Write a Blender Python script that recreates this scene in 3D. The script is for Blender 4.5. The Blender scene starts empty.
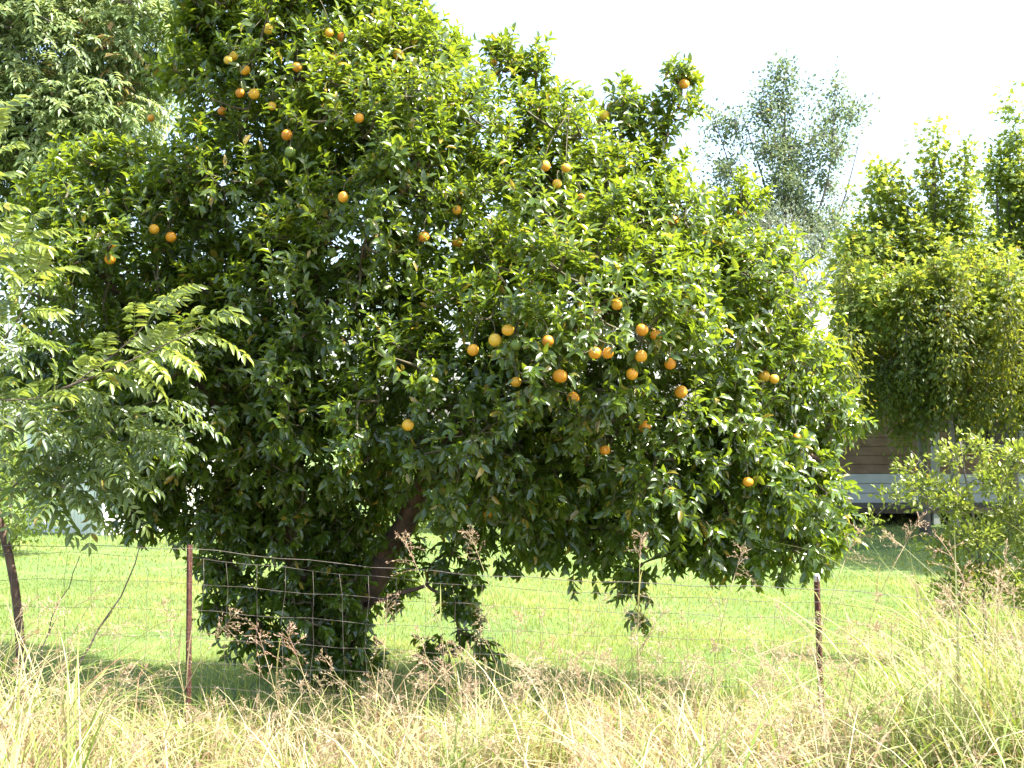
import bpy, math
import numpy as np
from mathutils import Vector

rng = np.random.default_rng(11)
scene = bpy.context.scene
COL = scene.collection

# ------------------------------------------------------------------ camera
F = 1300.0                      # focal length in pixels of a 1024 px wide picture
CAM_Z = 1.70
PITCH = math.atan((430 - 384) / F)
cam_d = bpy.data.cameras.new("camera")
cam_d.sensor_width = 36.0
cam_d.lens = F / 1024 * 36.0
cam_d.clip_start = 0.05
cam_d.clip_end = 3000
cam = bpy.data.objects.new("camera", cam_d)
cam.location = (0, 0, CAM_Z)
cam.rotation_euler = (math.pi / 2 + PITCH, 0, 0)
COL.objects.link(cam)
scene.camera = cam

# ------------------------------------------------------------------ world, sun, exposure
SUN_EL = math.radians(57)
SUN_AZ = math.radians(100)       # measured from the view direction towards the right
to_sun = Vector((math.sin(SUN_AZ) * math.cos(SUN_EL), math.cos(SUN_AZ) * math.cos(SUN_EL), math.sin(SUN_EL)))
world = bpy.data.worlds.new("World")
scene.world = world
world.use_nodes = True
wn = world.node_tree.nodes
sky = wn.new("ShaderNodeTexSky")
sky.sky_type = 'NISHITA'
sky.sun_disc = False
sky.sun_elevation = SUN_EL
sky.sun_rotation = SUN_AZ
sky.dust_density = 3.0
sky.air_density = 1.0
sky.ozone_density = 1.0
wn["Background"].inputs[1].default_value = 0.148
world.node_tree.links.new(sky.outputs[0], wn["Background"].inputs[0])
sun_d = bpy.data.lights.new("sun", 'SUN')
sun_d.energy = 5.0
sun_d.angle = math.radians(0.5)
sun_d.color = (1.0, 0.95, 0.86)
sun = bpy.data.objects.new("sun", sun_d)
sun.rotation_euler = to_sun.to_track_quat('Z', 'Y').to_euler()
sun.location = (20, 10, 30)
COL.objects.link(sun)
scene.view_settings.view_transform = 'Standard'
scene.view_settings.look = 'None'
scene.view_settings.exposure = 1.97
scene.view_settings.gamma = 1.0
scene.view_settings.use_curve_mapping = False
scene.render.engine = 'CYCLES'
scene.cycles.max_bounces = 8
scene.cycles.transmission_bounces = 6

# ------------------------------------------------------------------ helpers
def P(px, py, D):
    """point at world depth y = D in the direction of a pixel"""
    a, b = (px - 512) / F, (384 - py) / F
    c, s = math.cos(PITCH), math.sin(PITCH)
    y = c - b * s
    z = s + b * c
    k = D / y
    return np.array([a * k, D, CAM_Z + z * k])

def project(p):
    p = np.asarray(p, float)
    c, s = math.cos(PITCH), math.sin(PITCH)
    y = p[..., 1]; z = p[..., 2] - CAM_Z
    dep = c * y + s * z
    up = -s * y + c * z
    return 512 + F * p[..., 0] / dep, 384 - F * up / dep

def unit(v):
    v = np.asarray(v, float)
    return v / np.maximum(np.linalg.norm(v, axis=-1, keepdims=True), 1e-9)

def rvec(n):
    return unit(rng.normal(size=(n, 3)))

def link(o, parent=None):
    COL.objects.link(o)
    if parent is not None:
        o.parent = parent
        o.matrix_parent_inverse.identity()
    return o

def tri_mesh(name, V, T, mat, tint=None, smooth=True):
    V = np.ascontiguousarray(V, dtype=np.float32)
    T = np.ascontiguousarray(T, dtype=np.int32)
    me = bpy.data.meshes.new(name)
    me.vertices.add(len(V)); me.vertices.foreach_set("co", V.ravel())
    me.loops.add(T.size); me.loops.foreach_set("vertex_index", T.ravel())
    me.polygons.add(len(T))
    me.polygons.foreach_set("loop_start", np.arange(0, T.size, 3, dtype=np.int32))
    me.polygons.foreach_set("loop_total", np.full(len(T), 3, dtype=np.int32))
    me.polygons.foreach_set("use_smooth", np.full(len(T), smooth, dtype=bool))
    me.update(calc_edges=True)
    if tint is not None:
        a = me.color_attributes.new("tint", 'FLOAT_COLOR', 'POINT')
        c = np.ones((len(V), 4), np.float32); c[:, :3] = tint
        a.data.foreach_set("color", c.ravel())
    me.materials.append(mat)
    return me

def mesh_obj(name, V, T, mat, parent=None, tint=None, smooth=True, kind=None, origin=None):
    V = np.asarray(V, float)
    if origin is not None:
        V = V - np.asarray(origin)
    o = bpy.data.objects.new(name, tri_mesh(name, V, T, mat, tint, smooth))
    if origin is not None:
        o.location = origin
    link(o, parent)
    if kind:
        o["kind"] = kind
    return o

def empty(name, loc, label, cat, group=None):
    o = bpy.data.objects.new(name, None)
    o.empty_display_size = 0.1
    o.location = tuple(float(c) for c in loc)
    o["label"] = label; o["category"] = cat
    if group: o["group"] = group
    return link(o)

def tagged(o, label, cat, group=None):
    o["label"] = label; o["category"] = cat
    if group: o["group"] = group
    return o

class Geo:
    """collects vertices and triangles of one mesh"""
    def __init__(s): s.V = []; s.T = []; s.C = []; s.n = 0
    def add(s, V, T, tint=None):
        V = np.asarray(V, float).reshape(-1, 3); T = np.asarray(T, int).reshape(-1, 3)
        s.V.append(V); s.T.append(T + s.n); s.n += len(V)
        c = np.zeros((len(V), 3)) if tint is None else np.broadcast_to(np.asarray(tint, float), (len(V), 3))
        s.C.append(c)
    def tube(s, pts, rad, k=6, tint=None, cap=True):
        pts = np.asarray(pts, float); m = len(pts)
        rad = np.broadcast_to(np.asarray(rad, float), (m,))
        t = np.gradient(pts, axis=0); t = unit(t)
        ref = np.array([0.31, 0.2, 0.93]) if abs(t[0, 2]) < 0.9 else np.array([1.0, 0.1, 0])
        u = unit(np.cross(t, ref)); w = np.cross(t, u)
        a = np.arange(k) * 2 * math.pi / k
        ring = u[:, None, :] * np.cos(a)[None, :, None] + w[:, None, :] * np.sin(a)[None, :, None]
        V = (pts[:, None, :] + ring * rad[:, None, None]).reshape(-1, 3)
        i = np.arange(m - 1)[:, None] * k; j = np.arange(k)[None, :]; j2 = (j + 1) % k
        A, B, C_, D_ = i + j, i + j2, i + k + j2, i + k + j
        T = np.concatenate([np.stack([A, B, C_], -1).reshape(-1, 3), np.stack([A, C_, D_], -1).reshape(-1, 3)])
        if cap:
            V = np.vstack([V, pts[0], pts[-1]])
            b = m * k
            jj = np.arange(k)
            T = np.vstack([T, np.stack([np.full(k, b), (jj + 1) % k, jj], -1),
                           np.stack([np.full(k, b + 1), (m - 1) * k + jj, (m - 1) * k + (jj + 1) % k], -1)])
        s.add(V, T, tint)
    def box(s, c, h, rz=0.0, tint=None):
        x, y, z = h
        v = np.array([[a, b, d] for a in (-x, x) for b in (-y, y) for d in (-z, z)], float)
        co, si = math.cos(rz), math.sin(rz)
        v = np.stack([v[:, 0] * co - v[:, 1] * si, v[:, 0] * si + v[:, 1] * co, v[:, 2]], -1) + np.asarray(c)
        q = [(0, 1, 3, 2), (4, 6, 7, 5), (0, 4, 5, 1), (2, 3, 7, 6), (0, 2, 6, 4), (1, 5, 7, 3)]
        t = []
        for a, b, c_, d in q: t += [(a, b, c_), (a, c_, d)]
        s.add(v, t, tint)
    def arrays(s):
        return np.vstack(s.V), np.vstack(s.T), np.vstack(s.C)
    def obj(s, name, mat, parent=None, smooth=True, kind=None, origin=None):
        V, T, C = s.arrays()
        return mesh_obj(name, V, T, mat, parent, C, smooth, kind, origin)

def bez(a, b, c, n=8):
    t = np.linspace(0, 1, n)[:, None]
    return (1 - t) ** 2 * np.asarray(a) + 2 * t * (1 - t) * np.asarray(b) + t * t * np.asarray(c)

def smooth_path(pts, n):
    pts = np.asarray(pts, float)
    d = np.r_[0, np.cumsum(np.linalg.norm(np.diff(pts, axis=0), axis=1))]
    t = np.linspace(0, d[-1], n)
    q = np.stack([np.interp(t, d, pts[:, i]) for i in range(3)], -1)
    for _ in range(2):
        q[1:-1] = (q[:-2] + 2 * q[1:-1] + q[2:]) / 4
    return q

# leaf templates: (u along, v across, w normal), triangles
LEAF8 = (np.array([[0, 0, 0], [.28, -.42, .10], [.28, 0, 0], [.28, .42, .10],
                   [.66, -.38, .05], [.66, 0, -.03], [.66, .38, .05], [1, 0, -.13]]),
         np.array([[0, 2, 1], [0, 3, 2], [1, 2, 5], [1, 5, 4], [2, 3, 6], [2, 6, 5], [4, 5, 7], [5, 6, 7]]))
LEAF4 = (np.array([[0, 0, 0], [.45, -.45, .10], [.45, 0, 0], [.45, .45, .10], [1, 0, -.08]]),
         np.array([[0, 2, 1], [0, 3, 2], [1, 2, 4], [2, 3, 4]]))
MAPLE = (np.array([[0, 0, 0], [.30, 0, 0.0], [.05, -.42, .10], [.38, -.22, .03], [.62, -.58, .10], [.62, -.16, 0],
                   [1.0, 0, -.06], [.62, .16, 0], [.62, .58, .10], [.38, .22, .03], [.05, .42, .10]]),
         np.array([[1, 0, 2], [1, 2, 3], [1, 3, 4], [1, 4, 5], [1, 5, 6], [1, 6, 7], [1, 7, 8], [1, 8, 9], [1, 9, 10], [1, 10, 0]]))

def leaves(tpl, pos, dirs, ref, L, W, tint, curl=1.0):
    """arrays of leaves -> V (N*k,3), T, C"""
    tv, tt = tpl; N = len(pos); k = len(tv)
    d = unit(dirs)
    n = unit(ref - (ref * d).sum(-1, keepdims=True) * d)
    b = np.cross(n, d)
    L = np.broadcast_to(np.asarray(L, float), (N,)); W = np.broadcast_to(np.asarray(W, float), (N,))
    curl = np.broadcast_to(np.asarray(curl, float), (N,))
    V = (pos[:, None, :] + d[:, None, :] * (tv[None, :, 0] * L[:, None])[..., None]
         + b[:, None, :] * (tv[None, :, 1] * W[:, None])[..., None]
         + n[:, None, :] * (tv[None, :, 2] * L[:, None] * curl[:, None])[..., None])
    T = (tt[None] + (np.arange(N) * k)[:, None, None]).reshape(-1, 3)
    C = np.repeat(tint, k, axis=0)
    return V.reshape(-1, 3), T, C

# ------------------------------------------------------------------ materials
def new_mat(name):
    m = bpy.data.materials.new(name); m.use_nodes = True
    nt = m.node_tree
    return m, nt, nt.nodes["Principled BSDF"], nt.nodes["Material Output"]

def mixc(nt, fac, a, b):
    n = nt.nodes.new("ShaderNodeMix"); n.data_type = 'RGBA'
    for sock, v in ((n.inputs[0], fac), (n.inputs[6], a), (n.inputs[7], b)):
        if hasattr(v, "links") or hasattr(v, "is_linked"):
            nt.links.new(v, sock)
        else:
            sock.default_value = v if isinstance(v, (int, float)) else (*v, 1.0)
    return n.outputs[2]

def noise(nt, scale, detail=3, rough=0.55, coord="Object"):
    tc = nt.nodes.new("ShaderNodeTexCoord")
    n = nt.nodes.new("ShaderNodeTexNoise")
    n.inputs["Scale"].default_value = scale; n.inputs["Detail"].default_value = detail
    n.inputs["Roughness"].default_value = rough
    nt.links.new(tc.outputs[coord], n.inputs["Vector"])
    return n

def ramp(nt, fac, stops):
    r = nt.nodes.new("ShaderNodeValToRGB")
    e = r.color_ramp.elements
    while len(e) < len(stops): e.new(0.5)
    for el, (p, c) in zip(e, stops):
        el.position = p; el.color = (*c, 1.0)
    nt.links.new(fac, r.inputs[0])
    return r.outputs[0]

def leaf_mat(name, dark, light, young, aged, rough=0.38, trans=0.32, tcol=(0.26, 0.38, 0.03), spec=0.5, tyoung=None):
    """tint.r: shade within the kind, tint.g: new growth, tint.b: yellowing"""
    m, nt, bs, out = new_mat(name)
    at = nt.nodes.new("ShaderNodeAttribute"); at.attribute_name = "tint"
    sp = nt.nodes.new("ShaderNodeSeparateColor"); nt.links.new(at.outputs["Color"], sp.inputs[0])
    c = mixc(nt, sp.outputs[0], dark, light)
    c = mixc(nt, sp.outputs[1], c, young)
    c = mixc(nt, sp.outputs[2], c, aged)
    nz = noise(nt, 34, 2)
    mul = nt.nodes.new("ShaderNodeMix"); mul.data_type = 'RGBA'; mul.blend_type = 'MULTIPLY'
    mul.inputs[0].default_value = 0.35
    nt.links.new(c, mul.inputs[6]); nt.links.new(ramp(nt, nz.outputs[0], [(0.3, (.55, .6, .5)), (0.65, (1.1, 1.1, 1.05))]), mul.inputs[7])
    nt.links.new(mul.outputs[2], bs.inputs["Base Color"])
    bs.inputs["Roughness"].default_value = rough
    bs.inputs["Specular IOR Level"].default_value = spec
    tr = nt.nodes.new("ShaderNodeBsdfTranslucent")
    tc = mixc(nt, sp.outputs[1], tcol, tyoung or (tcol[0] * 1.5, tcol[1] * 1.3, tcol[2] * 1.5))
    tc = mixc(nt, sp.outputs[2], tc, (0.55, 0.36, 0.05))
    nt.links.new(tc, tr.inputs[0])
    mx = nt.nodes.new("ShaderNodeMixShader"); mx.inputs[0].default_value = trans
    nt.links.new(bs.outputs[0], mx.inputs[1]); nt.links.new(tr.outputs[0], mx.inputs[2])
    nt.links.new(mx.outputs[0], out.inputs[0])
    return m

def plain_mat(name, c1, c2, scale=12, rough=0.8, bump=0.3, metal=0.0, bscale=None, detail=5):
    m, nt, bs, out = new_mat(name)
    nz = noise(nt, scale, detail)
    nt.links.new(ramp(nt, nz.outputs[0], [(0.32, c1), (0.68, c2)]), bs.inputs["Base Color"])
    bs.inputs["Roughness"].default_value = rough
    bs.inputs["Metallic"].default_value = metal
    if bump:
        n2 = noise(nt, bscale or scale * 3, 4)
        b = nt.nodes.new("ShaderNodeBump"); b.inputs["Strength"].default_value = bump; b.inputs["Distance"].default_value = 0.01
        nt.links.new(n2.outputs[0], b.inputs["Height"]); nt.links.new(b.outputs[0], bs.inputs["Normal"])
    return m

M_CITRUS = leaf_mat("citrus_leaf", (.022, .052, .009), (.072, .130, .015), (.18, .245, .026), (.36, .26, .04),
                    rough=0.29, trans=0.36, tcol=(.30, .41, .02), spec=.85)
M_PINNATE = leaf_mat("pinnate_leaf", (.065, .105, .05), (.12, .17, .08), (.25, .31, .06), (.28, .2, .05),
                     rough=0.33, trans=0.34, tcol=(.36, .48, .06), spec=.65)
M_PEPPER = leaf_mat("pale_leaf", (.08, .145, .05), (.17, .25, .10), (.33, .39, .19), (.46, .26, .14),
                    rough=0.4, trans=0.36, tcol=(.38, .48, .14))
M_MAPLE = leaf_mat("broad_leaf", (.05, .095, .018), (.10, .165, .026), (.18, .24, .035), (.28, .21, .03),
                   rough=0.5, trans=0.42, tcol=(.36, .46, .04))
M_OLIVEBROWN = leaf_mat("bronze_leaf", (.045, .075, .015), (.08, .115, .02), (.14, .175, .025), (.26, .18, .04),
                        rough=0.5, trans=0.42, tcol=(.31, .36, .03))
M_POPLAR = leaf_mat("grey_leaf", (.05, .08, .045), (.11, .15, .085), (.16, .20, .10), (.2, .19, .08),
                    rough=0.45, trans=0.3, tcol=(.24, .32, .12))
M_OLIVE = leaf_mat("silver_leaf", (.12, .15, .10), (.20, .24, .17), (.26, .29, .19), (.28, .27, .14),
                   rough=0.5, trans=0.22, tcol=(.26, .31, .14))
M_BUSH = leaf_mat("small_leaf", (.09, .125, .022), (.17, .21, .035), (.28, .30, .06), (.3, .24, .06),
                  rough=0.36, trans=0.34, tcol=(.30, .40, .04))
M_SHRUB = leaf_mat("shrub_leaf", (.06, .10, .018), (.12, .18, .03), (.2, .26, .04), (.3, .22, .05),
                   rough=0.5, trans=0.35, tcol=(.28, .38, .04))
M_STRAW = leaf_mat("straw", (.28, .185, .105), (.64, .52, .35), (.17, .27, .04), (.27, .13, .075),
                   rough=0.55, trans=0.30, tcol=(.58, .46, .28), tyoung=(.34, .47, .05), spec=0.4)
M_SEED = leaf_mat("seed_head", (.36, .25, .16), (.56, .44, .29), (.44, .40, .22), (.44, .23, .20),
                  rough=0.6, trans=0.3, tcol=(.55, .38, .30), tyoung=(.5, .42, .25), spec=0.3)
M_LAWN = leaf_mat("lawn_blade", (.13, .19, .045), (.22, .285, .07), (.31, .35, .10), (.37, .33, .15),
                  rough=0.5, trans=0.38, tcol=(.39, .47, .08), spec=0.4)
M_BARK = plain_mat("bark", (.05, .033, .024), (.15, .095, .062), 16, 0.9, 0.7, bscale=45)
M_BARK_GREY = plain_mat("grey_bark", (.09, .08, .07), (.2, .18, .15), 14, 0.9, 0.6)
M_TWIG = plain_mat("twig_bark", (.05, .05, .025), (.12, .10, .05), 30, 0.8, 0.0)
M_DEADWOOD = plain_mat("dead_wood", (.10, .075, .055), (.22, .17, .13), 25, 0.9, 0.4)
M_RUST = plain_mat("rusted_steel", (.06, .026, .018), (.15, .06, .04), 38, 0.85, 0.5, 0.15)
M_WIRE = plain_mat("weathered_wire", (.10, .08, .065), (.22, .19, .17), 20, 0.65, 0.0, 0.3)
M_CAP = plain_mat("post_paint", (.36, .34, .31), (.70, .68, .63), 60, 0.6, 0.2)
M_WHITE = plain_mat("white_sheet", (.72, .73, .74), (.82, .82, .82), 3, 0.45, 0.0)
M_ROOFING = plain_mat("roof_sheet", (.33, .34, .35), (.45, .45, .46), 2, 0.5, 0.0)
M_BROWNWALL = plain_mat("brown_board", (.20, .13, .085), (.30, .21, .145), 4, 0.75, 0.2)
M_PALEWALL = plain_mat("pale_board", (.46, .52, .53), (.58, .63, .63), 3, 0.7, 0.2)
M_TRIM = plain_mat("trim_paint", (.30, .31, .31), (.44, .44, .43), 5, 0.6, 0.1)
M_STUMP = plain_mat("stump_timber", (.05, .04, .03), (.1, .08, .06), 9, 0.9, 0.3)

def orange_skin():
    m, nt, bs, out = new_mat("orange_peel")
    oi = nt.nodes.new("ShaderNodeObjectInfo")
    c = ramp(nt, oi.outputs["Random"], [(0.0, (.60, .20, .010)), (0.45, (.74, .33, .015)), (0.75, (.76, .42, .03)), (1.0, (.72, .50, .05))])
    nz = noise(nt, 18, 3)
    c2 = mixc(nt, ramp(nt, nz.outputs[0], [(.45, (0, 0, 0)), (.75, (.8, .8, .8))]), c, (.56, .34, .05))
    nt.links.new(c2, bs.inputs["Base Color"])
    bs.inputs["Roughness"].default_value = 0.42
    bs.inputs["Subsurface Weight"].default_value = 0.15
    bs.inputs["Subsurface Radius"].default_value = (.02, .008, .002)
    n2 = noise(nt, 420, 2)
    b = nt.nodes.new("ShaderNodeBump"); b.inputs["Strength"].default_value = 0.4; b.inputs["Distance"].default_value = 0.002
    nt.links.new(n2.outputs[0], b.inputs["Height"]); nt.links.new(b.outputs[0], bs.inputs["Normal"])
    return m
M_ORANGE = orange_skin()
M_GREENFRUIT = plain_mat("green_peel", (.10, .18, .03), (.20, .27, .05), 20, 0.42, 0.2, bscale=300)

def ground_mat():
    m, nt, bs, out = new_mat("ground_soil_and_turf")
    tc = nt.nodes.new("ShaderNodeTexCoord")
    sp = nt.nodes.new("ShaderNodeSeparateXYZ"); nt.links.new(tc.outputs["Object"], sp.inputs[0])
    n1 = noise(nt, 1.3, 6); n2 = noise(nt, 26, 4)
    turf = ramp(nt, n1.outputs[0], [(0.3, (.055, .10, .018)), (0.55, (.10, .16, .03)), (0.75, (.15, .18, .05))])
    soil = ramp(nt, n2.outputs[0], [(0.3, (.05, .038, .024)), (0.7, (.17, .13, .08))])
    mr = nt.nodes.new("ShaderNodeMapRange"); mr.inputs["From Min"].default_value = 6.9; mr.inputs["From Max"].default_value = 7.9
    ad = nt.nodes.new("ShaderNodeMath"); ad.operation = 'ADD'
    nt.links.new(sp.outputs[1], ad.inputs[0]); nt.links.new(n1.outputs[0], ad.inputs[1])
    nt.links.new(ad.outputs[0], mr.inputs[0])
    nt.links.new(mixc(nt, mr.outputs[0], soil, turf), bs.inputs["Base Color"])
    bs.inputs["Roughness"].default_value = 0.95
    b = nt.nodes.new("ShaderNodeBump"); b.inputs["Strength"].default_value = 0.6; b.inputs["Distance"].default_value = 0.03
    nt.links.new(n2.outputs[0], b.inputs["Height"]); nt.links.new(b.outputs[0], bs.inputs["Normal"])
    return m
M_GROUND = ground_mat()

# ------------------------------------------------------------------ ground
def gz(x, y):
    return 0.03 * np.sin(x * 0.9 + 1.0) * np.cos(y * 0.7) + 0.015 * np.sin(2.3 * x + 1.7 * y)

def build_ground():
    xs = np.r_[-900, -300, -100, -40, np.linspace(-16, 16, 81), 40, 100, 300, 900]
    ys = np.r_[-300, -60, -10, np.linspace(0, 32, 81), 45, 80, 160, 400, 1500]
    X, Y = np.meshgrid(xs, ys, indexing='ij')
    near = np.clip(1 - np.maximum(np.abs(X) - 14, np.maximum(Y - 30, -Y)) / 4, 0, 1)
    Z = gz(X, Y) * near
    V = np.stack([X, Y, Z], -1).reshape(-1, 3)
    n, m = len(xs), len(ys)
    i = (np.arange(n - 1)[:, None] * m + np.arange(m - 1)[None]).ravel()
    T = np.vstack([np.stack([i, i + m, i + m + 1], -1), np.stack([i, i + m + 1, i + 1], -1)])
    mesh_obj("ground", V, T, M_GROUND, kind="structure")
build_ground()

# ------------------------------------------------------------------ house and shed behind
def build_house():
    D = 25.0
    base = P(930, 520, D); base[2] = 0
    x0, x1 = P(800, 0, D)[0], P(1180, 0, D)[0]
    cx, hw = (x0 + x1) / 2, (x1 - x0) / 2
    root = empty("timber_house", (cx, D, 0), "raised timber house with brown boards above a pale blue base, behind trees", "house")
    O = np.array([cx, D, 0.0])
    def part(name, geo, mat, parent=root): return geo.obj(name, mat, parent, smooth=False)
    z0, zp, zt = 0.30, 0.86, 3.3
    g = Geo(); g.box((0, 3.0, (z0 + zt) / 2), (hw - .03, 2.9, (zt - z0) / 2 - .01)); part("wall", g, M_BROWNWALL)
    for k in range(3):
        g = Geo(); h = (zp - z0) / 3
        g.box((0, .075, z0 + h * (k + .5)), (hw, .02, h / 2 - .006)); part("base_board", g, M_PALEWALL)
    n = 14
    for k in range(n):
        h = (zt - zp) / n
        g = Geo(); g.box((0, .08, zp + h * (k + .5)), (hw, .018, h / 2 - .006)); part("weatherboard", g, M_BROWNWALL)
    for px, w in ((985, .6), (1090, .6)):
        x = P(px, 0, D)[0] - cx
        g = Geo()
        for s in (-1, 1):
            g.box((x + s * w, .03, 1.95), (.05, .05, .62))
            g.box((x, .033, 1.95 + s * .58), (w - .05, .045, .045))
        wnd = part("window_frame", g, M_TRIM)
        g = Geo(); g.box((x, .045, 1.95), (w - .05, .008, .53)); part("pane", g, M_GLASS, wnd)
    for px in (905, 1010, 1110):
        x = P(px, 0, D)[0] - cx
        g = Geo(); g.box((x, -1.5, 1.65), (.06, .06, 1.65)); part("verandah_post", g, M_TRIM)
    g = Geo(); g.box((0, -.75, z0 - .05), (hw, .82, .05)); part("verandah_floor", g, M_STUMP)
    g = Geo()
    v = [(-hw - .4, -1.9, 3.32), (hw + .4, -1.9, 3.32), (hw + .4, 3, 4.5), (-hw - .4, 3, 4.5), (hw + .4, 6.3, 3.32), (-hw - .4, 6.3, 3.32)]
    v2 = [(a, b, c - .06) for a, b, c in v]
    g.add(v + v2, [(0, 1, 2), (0, 2, 3), (3, 2, 4), (3, 4, 5), (6, 8, 7), (6, 9, 8), (9, 10, 8), (9, 11, 10),
                   (0, 7, 1), (0, 6, 7), (5, 4, 10), (5, 10, 11), (0, 3, 9), (0, 9, 6), (3, 5, 11), (3, 11, 9), (1, 8, 2), (1, 7, 8), (2, 10, 4), (2, 8, 10)])
    part("roof", g, M_ROOFING)
    for px in (815, 868, 925, 985, 1060, 1140):
        x = P(px, 0, D)[0] - cx
        g = Geo(); g.tube([(x, .25, -.05), (x, .25, z0)], .09, 8); part("stump", g, M_STUMP)

m, nt, bs, out = new_mat("window_glass")
bs.inputs["Base Color"].default_value = (.03, .035, .04, 1); bs.inputs["Roughness"].default_value = .08
M_GLASS = m
build_house()

def build_shed():
    D = 21.0
    c = P(108, 0, D); c[2] = 0
    root = empty("white_shed", c, "small white corrugated metal shed beyond the lawn", "shed")
    def sheet(name, a, b, z0, z1, mat, amp=.012, pitch=.076):
        a = np.array(a, float); b = np.array(b, float)
        L = np.linalg.norm(b - a); n = int(L / pitch * 4)
        t = np.linspace(0, 1, n)
        d = (b - a) / L; nn = np.array([d[1], -d[0]])
        off = amp * np.sin(np.arange(n) * math.pi / 2)
        p = a + t[:, None] * (b - a) + nn * off[:, None]
        V = np.vstack([np.c_[p, np.full(n, z0)], np.c_[p, np.full(n, z1)]])
        i = np.arange(n - 1)
        T = np.vstack([np.stack([i, i + 1, i + n + 1], -1), np.stack([i, i + n + 1, i + n], -1)])
        return mesh_obj(name, V, T, mat, root)
    A = (-1.6, 1.0); B = (0, 0); Cc = (2.2, 2.6); Dd = (.6, 3.6)
    sheet("wall", A, B, 0, 2.2, M_WHITE); sheet("wall", B, Cc, 0, 2.2, M_WHITE)
    sheet("wall", Cc, Dd, 0, 2.2, M_WHITE); sheet("wall", Dd, A, 0, 2.2, M_WHITE)
    g = Geo()
    q = [(-1.8, .95), (.02, -.2), (2.45, 2.65), (.6, 3.8)]
    v = [(x, y, 2.23 + .1 * k) for k in (0, 1) for x, y in q]
    g.add(v, [(0, 2, 1), (0, 3, 2), (4, 5, 6), (4, 6, 7), (0, 1, 5), (0, 5, 4), (1, 2, 6), (1, 6, 5), (2, 3, 7), (2, 7, 6), (3, 0, 4), (3, 4, 7)])
    g.obj("roof", M_ROOFING, root, smooth=False)
    g = Geo(); g.box((-.95, .58, .95), (.42, .03, .95), math.atan2(-1, 1.6)); door = g.obj("door", M_WHITE, root, smooth=False)
    g = Geo(); g.box((-.68, .37, .95), (.02, .03, .06), math.atan2(-1, 1.6)); g.obj("handle", M_STUMP, door, smooth=False)
build_shed()

# ------------------------------------------------------------------ crown machinery
class Lobe:
    def __init__(s, c, r): s.c = np.asarray(c, float); s.r = np.asarray(r, float)
def lobe(px, py, D, rx, ry, rd):
    return Lobe(P(px, py, D), (rx * D / F, rd, ry * D / F))
def inside(lobes, p, scale, skip=None):
    r = np.zeros(len(p), bool)
    for l in lobes:
        if l is skip: continue
        r |= ((((p - l.c) / (l.r * scale)) ** 2).sum(-1) < 1)
    return r
def shell_points(lobes, per_m2, lo, hi, cut=0.82):
    out = []; nor = []
    for l in lobes:
        a, b, c = l.r; p_ = 1.6
        area = 4 * math.pi * (((a * b) ** p_ + (a * c) ** p_ + (b * c) ** p_) / 3) ** (1 / p_)
        n = max(3, int(area * per_m2))
        u = rvec(n); rad = rng.uniform(lo, hi, n)
        p = l.c + u * l.r * rad[:, None]
        ok = ~inside(lobes, p, cut, l) & (p[:, 2] > 0.15)
        out.append(p[ok]); nor.append(unit(u / l.r)[ok])
    return np.vstack(out), np.vstack(nor)

def connect(g, nodes, radii_nodes, targets, r0, r1, k=4, sag=.1):
    """twigs from the closest skeleton node to every target"""
    nodes = list(nodes); 
    order = np.argsort([np.min(np.linalg.norm(np.array(nodes) - t, axis=1)) for t in targets])
    N = np.array(nodes)
    for i in order:
        t = targets[i]
        d = np.linalg.norm(N - t, axis=1)
        a = N[np.argmin(d)]
        mid = (a + t) / 2 + rng.normal(size=3) * .12 * np.linalg.norm(t - a) + np.array([0, 0, -sag * np.linalg.norm(t - a)])
        p = bez(a, mid, t, 6)
        g.tube(p, np.linspace(r0, r1, 6), k, cap=False)
        N = np.vstack([N, p[2:5]])

# ------------------------------------------------------------------ the orange tree
TD = 8.6
tree_base = P(330, 690, TD); tree_base[2] = gz(tree_base[0], TD) - .02
LOBES = [lobe(300, 80, 8.95, 112, 125, 1.0), lobe(250, -40, 9.0, 80, 80, .6), lobe(340, 25, 8.9, 55, 70, .6),
         lobe(140, 260, 8.9, 105, 105, 1.1), lobe(235, 200, 8.6, 80, 75, .7), lobe(110, 195, 8.7, 60, 40, .5), lobe(420, 90, 8.6, 60, 60, .6), lobe(215, 60, 8.9, 35, 70, .4), lobe(100, 390, 8.9, 80, 95, .9), lobe(205, 400, 8.6, 115, 115, 1.1),
         lobe(390, 180, 8.2, 110, 115, .85), lobe(520, 200, 8.5, 105, 95, .85), lobe(630, 235, 8.8, 75, 85, .75),
         lobe(575, 330, 7.7, 130, 120, .75), lobe(710, 300, 8.4, 82, 85, .75), lobe(755, 405, 8.3, 78, 85, .65),
         lobe(755, 480, 8.2, 80, 58, .6), lobe(655, 455, 8.1, 135, 90, .8), lobe(460, 410, 7.9, 125, 120, .75),
         lobe(330, 330, 8.35, 125, 125, .75), lobe(340, 450, 8.5, 110, 95, .75), lobe(290, 400, 8.0, 50, 70, .45), lobe(560, 490, 8.4, 110, 62, .7),
         lobe(275, 555, 8.5, 66, 72, .42), lobe(345, 560, 8.9, 40, 80, .35), lobe(165, 470, 8.5, 50, 40, .35)]
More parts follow.
